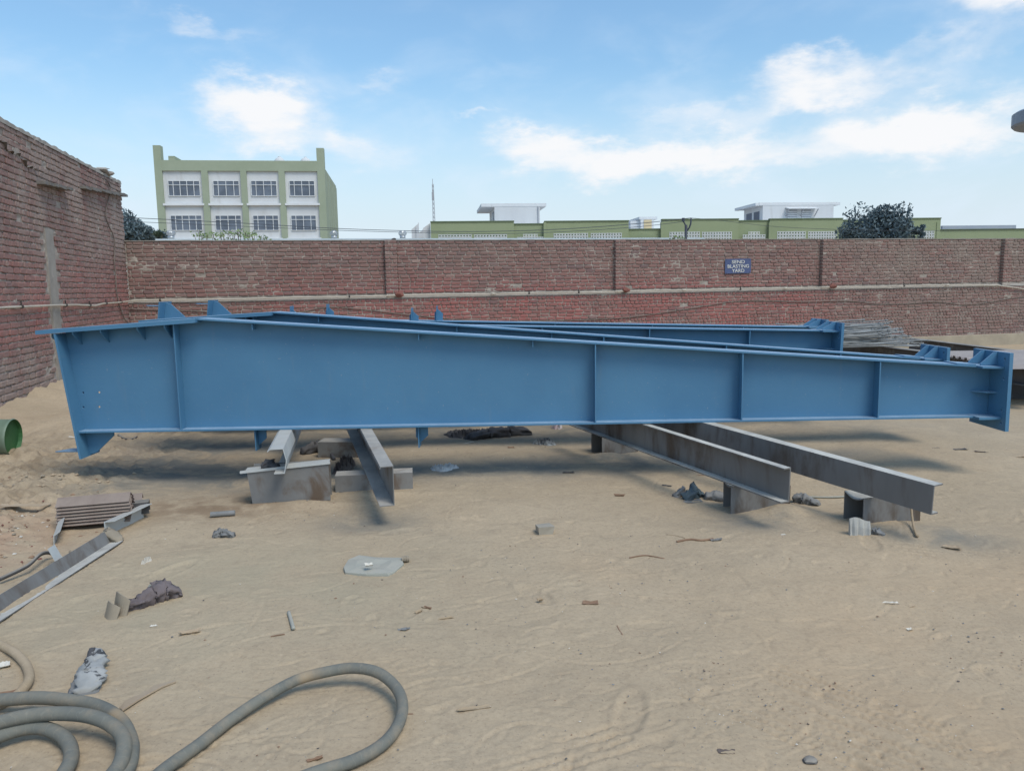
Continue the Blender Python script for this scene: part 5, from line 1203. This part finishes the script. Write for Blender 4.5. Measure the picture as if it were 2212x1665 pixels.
# canvas glove standing against block
gl = empty('canvas_glove', onG(1858, 1157)); gb = gl.location.copy(); mb = MB(); n = 10
for i in range(n + 1):
    t = i / n; p = onG(1837 + 45 * t, 1157) - gb; hq = .098 + .012 * math.sin(t * 5); w_ = .006 * math.sin(t * 19)
    mb.v += [(p.x, p.y + w_, -.01), (p.x + .004, p.y + .015 + w_, hq * .5), (p.x + .006, p.y + .035, hq), (p.x + .006, p.y + .043, hq), (p.x, p.y + .03, -.01)]
for i in range(n): k = i * 5; mb.f += [(k + j, k + 5 + j, k + 6 + j, k + 1 + j) for j in range(4)]
mb.f += [tuple(range(5)), tuple(n * 5 + j for j in range(5))[::-1]]; mb.build('cuff', mcol('pale_canvas', (.34, .33, .30), (.42, .41, .37), 9, c2=(.10, .10, .10), c2_thr=(.63, .68), c2_scale=16), gl)
soft('fingers', [onG(1882, 1152) - gb, onG(1895, 1153) - gb, onG(1912, 1157) - gb], [(.035, .025), (.04, .02), (.015, .008)], C_GREY, 33, .6, seg=16, parent=gl)
tag(gl, 'pale canvas glove standing in front of the dented open block', 'glove')
cable('bent_bar', [onG(1967, 1128) + Vector((0, 0, .10)), onG(1972, 1142) + Vector((0, 0, .03)), onG(1979, 1158) + Vector((0, 0, .01)), onG(1984, 1160) + Vector((0, 0, .008))], .008, C_WOOD, 'thin stick leaning beside the dented open block', 'stick')
# concrete half block
cbk = empty('concrete_piece', onG(1180, 1156), (0, 0, .18)); r = random.Random(2); mb = MB(); mb.box(-.052, .052, -.0, .10, -.01, .055); mb.v = [(x + r.uniform(-.008, .008), y + r.uniform(-.008, .008), z + r.uniform(-.006, .006)) for x, y, z in mb.v]
mb.build('chunk', mcol('pale_concrete', (.36, .32, .255), (.30, .27, .22), 8), cbk); tag(cbk, 'small squared concrete chunk alone in the middle of the sand', 'concrete')
# rags near left supports
soft('dark_rag', [at(566, 1012, .29), at(582, 1008, .29), at(600, 1010, .29)], [(.03, .02), (.05, .035), (.03, .015)], C_DARK, 44, .6, seg=18); tag(col.objects[-1], 'dark rag lying on top of the widest grey block', 'rag')
soft('dark_cloth', [onG(652, 982), onG(680, 977), onG(705, 975)], [(.05, .04), (.07, .065), (.09, .07)], C_DARK, 45, .35, seg=24); tag(col.objects[-1], 'bundled dark cloth between the two purlins in the shade', 'rag')
cable('cloth_strap', [onG(702, 976) + Vector((0, 0, .06)), onG(712, 982) + Vector((0, 0, .05)), onG(722, 994) + Vector((0, 0, .01))], .018, C_DARK, 'dark strap hanging off the bundled cloth between the purlins', 'strap')
rag('brown_cloth', 712, 993, 757, 1022, .12, C_BROWN, 46, 'brown cloth heap behind the low hollow block', ridged=2)
sp = [onG(255, 941), onG(268, 949), onG(284, 951), onG(295, 946)]; cable('metal_strap', [p + Vector((0, 0, .012)) for p in sp], .014, M_DARK, 'short bent dark metal strap behind the girder left end', 'strap')
# small pipe stub, rag
a, b = onG(455, 1117), onG(508, 1113); o = MB().tube([Vector((0, 0, .02)), b - a + Vector((0, 0, .02))], .02, 14, cap=False).build('pipe_stub', C_GREY, None, smooth=True); o.location = a; tag(o, 'short grey pipe stub on the sand left of the widest block', 'pipe')
soft('dark_lump', [onG(460, 1162), onG(480, 1158), onG(505, 1160)], [(.025, .02), (.04, .03), (.03, .018)], C_GREY, 51, .6, seg=20); tag(col.objects[-1], 'small grey crumpled rag in front of the pipe stub', 'rag')
rag('white_tissue', 303, 1206, 319, 1218, .03, C_PAPER, 52, 'small crumpled white tissue below the angle bars', 'tissue', ridged=3)

# rusty angle stack on two stub supports, long angles at the left
LA = Vector((-3.20, 5.17, 0)); LB = Vector((-2.83, 5.40, 0)); dd = (LB - LA).normalized()
ang = [(.062, -.062), (0, 0), (.062, .062)]
pa, pb2 = onG(118, 1128), onG(274, 1110); base = Vector((pa.x, pa.y, 0)); dirv_ = Vector((pb2.x - pa.x, pb2.y - pa.y, 0)); 
names = ('lowest', 'second lowest', 'third from the bottom', 'fourth from the bottom', 'fifth from the bottom', 'second highest', 'topmost')
for k in range(7):
    z = .085 + .0225 * k; off = Vector((random.uniform(-.01, .01), .012 * k * .2, 0)); A = at(116, 1125, .1) + off; A.z = z; Bq = at(276, 1112, .1) + off; Bq.z = z + .004
    steel('angle_bar', [(-.075, -.052 * .6), (0, .018), (.075, -.052 * .6)], A + Vector((0, .07, 0)), Bq + Vector((.0, .07, 0)), M_RUST, 'rusty angle bar, %s of the nested stack' % names[k], 'angle bar', 'nested stack of rusty angle bars', t=.006)
steel('angle_bar', [(-.10, -.03), (0, .025), (.06, -.02)], at(190, 1085, .12), at(308, 1072, .12), M_RUST, 'rusty angle bar lying behind the nested stack', 'angle bar', t=.006)
A = at(278, 1100, .08); steel('dark_offcut', [(-.05, -.03), (-.04, .05), (.05, .05), (.06, -.03)], A, A + Vector((.13, .05, 0)), M_DARK, 'short dark channel offcut right of the angle bar stack', 'steel offcut', t=.006)
for (u, v, u2, v2, lab) in ((128, 1178, 130, 1118, 'bent galvanised strip propping the left end of the angle stack'),):
    a, b = onG(u, v), onG(u2, v2); steel('prop_strip', [(-.03, 0), (-.026, .07), (.012, .095)], a, b + Vector((0, .12, 0)), M_GALV, lab, 'prop', t=.004)
a = onG(228, 1160); steel('prop_channel', [(.0, -.01), (.0, .105), (.075, .115)], a, a + Vector((.06, .42, .0)), M_GALV, 'pale channel propping the right end of the angle stack', 'prop', t=.006)
a, b = onG(-60, 1362), onG(238, 1172); a.z += .0; steel('long_angle', [(-.035, .075), (0, .0), (.088, .012)], a, b, M_STEEL2, 'long grey angle section running from the left edge below the rusty stack', 'angle bar', t=.006)
a, b = onG(122, 1226), onG(136, 1216); steel('angle_offcut', [(-.04, .10), (-.004, .02), (.04, .02)], a + Vector((0, 0, .02)), b + Vector((0, 0, .02)), M_GALV, 'small pale offcut standing in the long grey angle', 'steel offcut', t=.004)
soft('grey_cloth', [onG(218, 1172), onG(236, 1166), onG(262, 1172)], [(.03, .03), (.045, .05), (.03, .02)], C_CANV, 61, .3, seg=16); tag(col.objects[-1], 'folded tan flap at the end of the long grey angle', 'rag')
cable('bent_strip', [onG(0, 1262) + Vector((0, 0, .03)), onG(60, 1240) + Vector((0, 0, .05)), onG(88, 1222) + Vector((0, 0, .07)), onG(105, 1210) + Vector((0, 0, .05)), onG(120, 1205) + Vector((0, 0, .02))], .012, M_DARK, 'bent dark metal strip behind the long grey angle', 'strip')

# green drum lying on the bank
M_DRUM = mcol('faded_green_paint', (.13, .185, .13), (.18, .235, .17), 4, .6, c2=(.30, .34, .28), c2_thr=(.6, .72)); M_DRUMI = mcol('green_inside', (.035, .12, .04), (.055, .16, .055), 4, .6)
da = onG(28, 1003); dz = gh(da.x, da.y); rad = .18; ax = Vector((-.95, -.12, .05)).normalized(); c0 = Vector((-5.0, 7.60, dz + rad + .01)); drum = empty('green_drum', c0); n = 26
e1 = ax.orthogonal().normalized(); e2 = ax.cross(e1)
def ring(r_, t): return [tuple(ax * t + (e1 * math.cos(6.2832 * i / n) + e2 * math.sin(6.2832 * i / n)) * r_) for i in range(n)]
mb = MB(); mb.v = ring(rad, 0) + ring(rad + .008, .012) + ring(rad, .03) + ring(rad, .28) + ring(rad + .008, .30) + ring(rad, .32) + ring(rad, .62)
for k in range(6):
    for i in range(n): mb.f.append((k * n + i, k * n + (i + 1) % n, (k + 1) * n + (i + 1) % n, (k + 1) * n + i))
mb.build('drum_shell', M_DRUM, drum, smooth=True)
mb = MB(); mb.v = ring(rad - .002, -.001) + ring(rad - .008, .03) + ring(rad - .01, .035) + ring(.001, .035)
for k in range(3):
    for i in range(n): mb.f.append((k * n + i, (k + 1) * n + i, (k + 1) * n + (i + 1) % n, k * n + (i + 1) % n))
mb.build('drum_head', M_DRUMI, drum); tag(drum, 'faded green metal drum lying on its side at the left edge', 'drum')

# scraps
SC = [('cardboard', 148, 1026, .16, .08, .1, C_CARD, 'torn brown cardboard lying left of the girder corner', 'cardboard', .5),
      ('cardboard', 905, 1322, .05, .022, 1.0, C_WOOD, 'curled tan bark scrap in the middle of the foreground', 'bark', 1.6), ('bark', 922, 1314, .05, .02, -.5, C_LEAF, 'brown curled bark piece right beside the tan bark scrap', 'bark', 1.6),
      ('bark', 962, 1336, .07, .016, .3, C_WOOD, 'thin tan bark strip right of the curled bark', 'bark', 1.4), ('dry_leaf', 1167, 1297, .035, .03, .7, C_WOOD, 'small curled dry leaf in the middle right foreground', 'leaf', 1.5),
      ('dry_leaf', 1275, 1303, .075, .04, -.1, C_LEAF, 'reddish brown flat leaf shaped scrap right of the curled dry leaf', 'leaf', .6), ('stone_chip', 873, 1360, .05, .03, .2, C_GREY, 'dark grey chip half buried below the curled bark', 'chip', .9),
      ('wood_chip', 1025, 1530, .12, .028, .22, C_WOOD, 'splintered pale wood chip right of the hose loop', 'wood chip', .7), ('cardboard', 410, 1367, .085, .03, .35, C_CARD, 'curled brown cardboard strip right of the trousers', 'cardboard', 1.2),
      ('paper_scrap', 1925, 1304, .07, .03, -.1, C_PAPER, 'pale open paper scrap in the right foreground', 'paper', 1.0), ('paper_scrap', 1975, 1308, .06, .015, .4, C_CARD, 'narrow curled strip right of the pale paper scrap', 'paper', 1.0),
      ('shell_chip', 1966, 1360, .025, .02, .4, C_PAPER, 'tiny white chip in the lower right sand', 'chip', 1.4), ('wood_block', 2054, 1183, .09, .05, -.5, C_CARD, 'weathered wooden chunk at the right in the open sand', 'wood', .7),
      ('wood_block', 2205, 987, .14, .06, .05, C_CARD, 'brown wooden chunk at the right edge below the girder end', 'wood', .6), ('rust_bar', 1519, 1026, .11, .03, .1, C_LEAF, 'rust red steel piece behind the shorter channel beam', 'steel offcut', .4),
      ('white_chip', 1692, 1154, .03, .02, 0, C_PAPER, 'bright white chip between the two hollow blocks', 'chip', .3), ('black_scrap', 2075, 971, .12, .05, .1, C_DARK, 'black scrap left of the pair behind the channel beams', 'scrap', .5),
      ('black_scrap', 2118, 976, .10, .04, -.3, C_BROWN, 'brown black scrap right of the pair behind the channel beams', 'scrap', .6), ('black_scrap', 2022, 968, .07, .03, .2, C_DARK, 'leftmost thin black scrap on the sand behind the channel beams', 'scrap', .5),
      ('pale_stick', 1010, 957, .13, .02, .5, C_PAPER, 'pale bone like stick below the dark cloth heap', 'stick', .6), ('dark_scrap', 1228, 1021, .10, .04, -.1, C_DARK, 'small black and pale scrap left of the far hollow block', 'scrap', .8),
      ('leaf_litter', 1338, 1071, .08, .03, -.3, C_LEAF, 'curled rusty leaf bits in front of the shorter beam', 'leaf', 1.4), ('red_chip', 1104, 967, .07, .04, .1, C_LEAF, 'small reddish lump on the sand below the girder centre', 'chip', .8),
      ('dark_scrap', 1440, 1049, .08, .03, -.6, C_DARK, 'small dark triangular scrap left of the slate blue cloth', 'scrap', .6), ('pale_stone', 1352, 975, .10, .07, 0, C_CANV, 'pale flat stone leaning on the far hollow block', 'stone', .5),
      ('paper_scrap', 155, 944, .10, .04, -.4, C_PAPER, 'pale slip of paper left of the girder end plate', 'paper', .3), ('twig', 880, 1541, .04, .006, 0, C_LEAF, 'tiny twig right of the big hose loop', 'twig', .4),
      ('paper_scrap', 332, 1352 - 800 + 800, .03, .02, .3, C_PAPER, 'tiny pale flake right of the trouser cuff', 'paper', .8), ('white_chip', 8, 1440, .05, .06, .4, C_PAPER, 'rough white lump inside the tan hose bend', 'chip', .8),
      ('red_rag', 10, 1502, .09, .05, .5, C_LEAF, 'dark red brown scrap beside the tan hose', 'scrap', .7), ('cardboard', 50, 1092, .30, .09, -.05, C_CARD, 'flat cardboard sheet half covered with sand at the left edge', 'cardboard', .25),
      ('cardboard', 28, 1018, .12, .06, .4, C_CARD, 'crumpled pale cardboard piece below the green drum', 'cardboard', 1.0), ('leaf_litter', 1548, 1168, .07, .03, .2, C_GREY, 'small grey crumpled foil at the end of the twigs', 'scrap', 1.5), ('leaf_litter', 680, 1640, .05, .02, .5, C_LEAF, 'brown flake inside the big hose loop', 'leaf', 1.0), ('dry_leaf', 1570, 1625, .05, .025, .0, C_BROWN, 'dark dry leaf in the lower right tyre track', 'leaf', .9)]
for i, (nm, u, v, ln, wd, rt, m, lab, cat, cu) in enumerate(SC): scrap(nm, u, v, ln * 1.05, wd * .85, rt, m, 200 + i, lab, cat, cu * .55, .0015)
o = lump('dark_stone', (.03, .028, .011), M_DARK, 91); o.location = onG(1748, 1643) + Vector((0, 0, .002)); tag(o, 'black stone in the lower right corner of the sand', 'stone')
def stick(pts, r, mat, label): return cable('twig', [onG(u, v) + Vector((0, 0, r * .7)) for u, v in pts], r, mat, label, 'stick', 6)
stick([(624, 1325), (629, 1342), (634, 1360)], .010, C_PLAS, 'short grey stick standing out in the left centre sand')
stick([(1462, 1171), (1490, 1166), (1515, 1168), (1540, 1165)], .007, C_LEAF, 'long brown twig in front of the half buried block'); stick([(1440, 1155), (1462, 1158), (1480, 1163)], .004, C_WOOD, 'thin bent twig above the long brown twig')
stick([(1360, 1205), (1395, 1200), (1435, 1207)], .004, C_LEAF, 'thin dark wire like twig below the long brown twig'); stick([(585, 1505 - 130), (600, 1372), (615, 1370)], .003, C_LEAF, 'hair thin twig near the grey stick')
stick([(700, 1424), (735, 1421), (770, 1417)], .003, C_BROWN, 'thin twig just above the top of the hose loop'); stick([(1333, 1352), (1338, 1362), (1345, 1372)], .0035, C_LEAF, 'short crooked twig in the right centre sand')
# torn cardboard sheet mostly buried
mb = MB(); pts = [(262, 1540), (300, 1515), (340, 1492), (380, 1477), (356, 1492), (372, 1488), (330, 1505), (306, 1522)]
edge = [onG(u, v) for u, v in ((265, 1540), (300, 1517), (330, 1500), (352, 1488), (381, 1477))]; e0 = edge[0]; mb = MB()
for i, p in enumerate(edge): mb.v += [tuple(p - e0 + Vector((0, 0, .014))), tuple(p - e0 + Vector((0, 0, .008))), tuple(p - e0 + Vector((-.05 - .03 * (i % 2), .06 + .03 * (i == 2), -.004)))]
for i in range(4): k = i * 3; mb.f += [(k, k + 3, k + 5, k + 2), (k + 1, k, k + 3, k + 4), (k + 2, k + 5, k + 4, k + 1)]
o = mb.build('cardboard', C_CARD, None); o.location = e0; tag(o, 'thin torn cardboard sheet half buried right of the coiled hose', 'cardboard')

# gravel, crumbs and rubble too small to count
def scatter(name, n, gen, mats, seed, size):
    r = random.Random(seed); V, F, MI = [], [], []
    for _ in range(n):
        x, y = gen(r); s = size(r); z = gh(x, y); k = len(V); sx_, sy_, sz_ = s * r.uniform(.6, 1.4), s * r.uniform(.6, 1.4), s * r.uniform(.35, .8); a = r.uniform(0, 6.28)
        for dx, dy, dz in ((1, 0, 0), (0, 1, .1), (-1, 0, 0), (0, -1, .1), (.2, .1, 1), (0, 0, -1)):
            px, py = dx * sx_, dy * sy_; V.append((x + px * math.cos(a) - py * math.sin(a), y + px * math.sin(a) + py * math.cos(a), z + dz * sz_ + sz_ * .3))
        for f in ((0, 1, 4), (1, 2, 4), (2, 3, 4), (3, 0, 4), (1, 0, 5), (2, 1, 5), (3, 2, 5), (0, 3, 5)): F.append(tuple(q + k for q in f))
        MI += [r.choices(range(len(mats)), [3, 2, 1, 1][:len(mats)])[0]] * 8
    me = bpy.data.meshes.new(name); me.from_pydata(V, [], F); me.update()
    for m in mats: me.materials.append(m)
    me.polygons.foreach_set('material_index', MI); o = bpy.data.objects.new(name, me); col.objects.link(o); tag(o, kind='stuff'); return o
def g_any(r):
    y = 2.3 + 7.5 * r.random() ** 1.5; return r.uniform(-.75, .75) * y, y
def g_clump(r):
    cx, cy, s = r.choice([(1.3, 2.75, .22), (.9, 2.9, .2), (.1, 4.5, .5), (-1.5, 5.5, .35), (0, 7.6, .5), (-.6, 4.0, .3), (2.2, 3.2, .3), (1.2, 4.4, .35), (.5, 3.4, .3)]); return r.gauss(cx, s), r.gauss(cy, s)
o = scatter('gravel', 1500, g_any, [C_GREY, C_LEAF, C_PAPER, C_DARK], 1, lambda r: .0018 + .0035 * r.random() ** 4); o['label'] = 'fine crumbs and grit strewn over the sand'
o = scatter('gravel', 900, g_clump, [C_GREY, C_LEAF, C_PAPER, C_BROWN], 2, lambda r: .002 + .0045 * r.random() ** 3); o['label'] = 'clusters of grit and chips on the sand'
def g_rub(r): return r.gauss(-3.75, .38), r.gauss(4.9, .36)
o = scatter('rubble', 800, g_rub, [C_CANV, C_LEAF, C_PAPER, M_REDBRICK], 3, lambda r: .004 + .014 * r.random() ** 3); o['label'] = 'brick rubble and chips at the left edge'
def g_rub2(r): return r.gauss(-4.3, .5), r.gauss(6.35, .3)
o = scatter('rubble', 260, g_rub2, [C_CANV, C_CARD, C_LEAF], 4, lambda r: .005 + .018 * r.random() ** 3); o['label'] = 'clods and scraps on the bank below the drum'
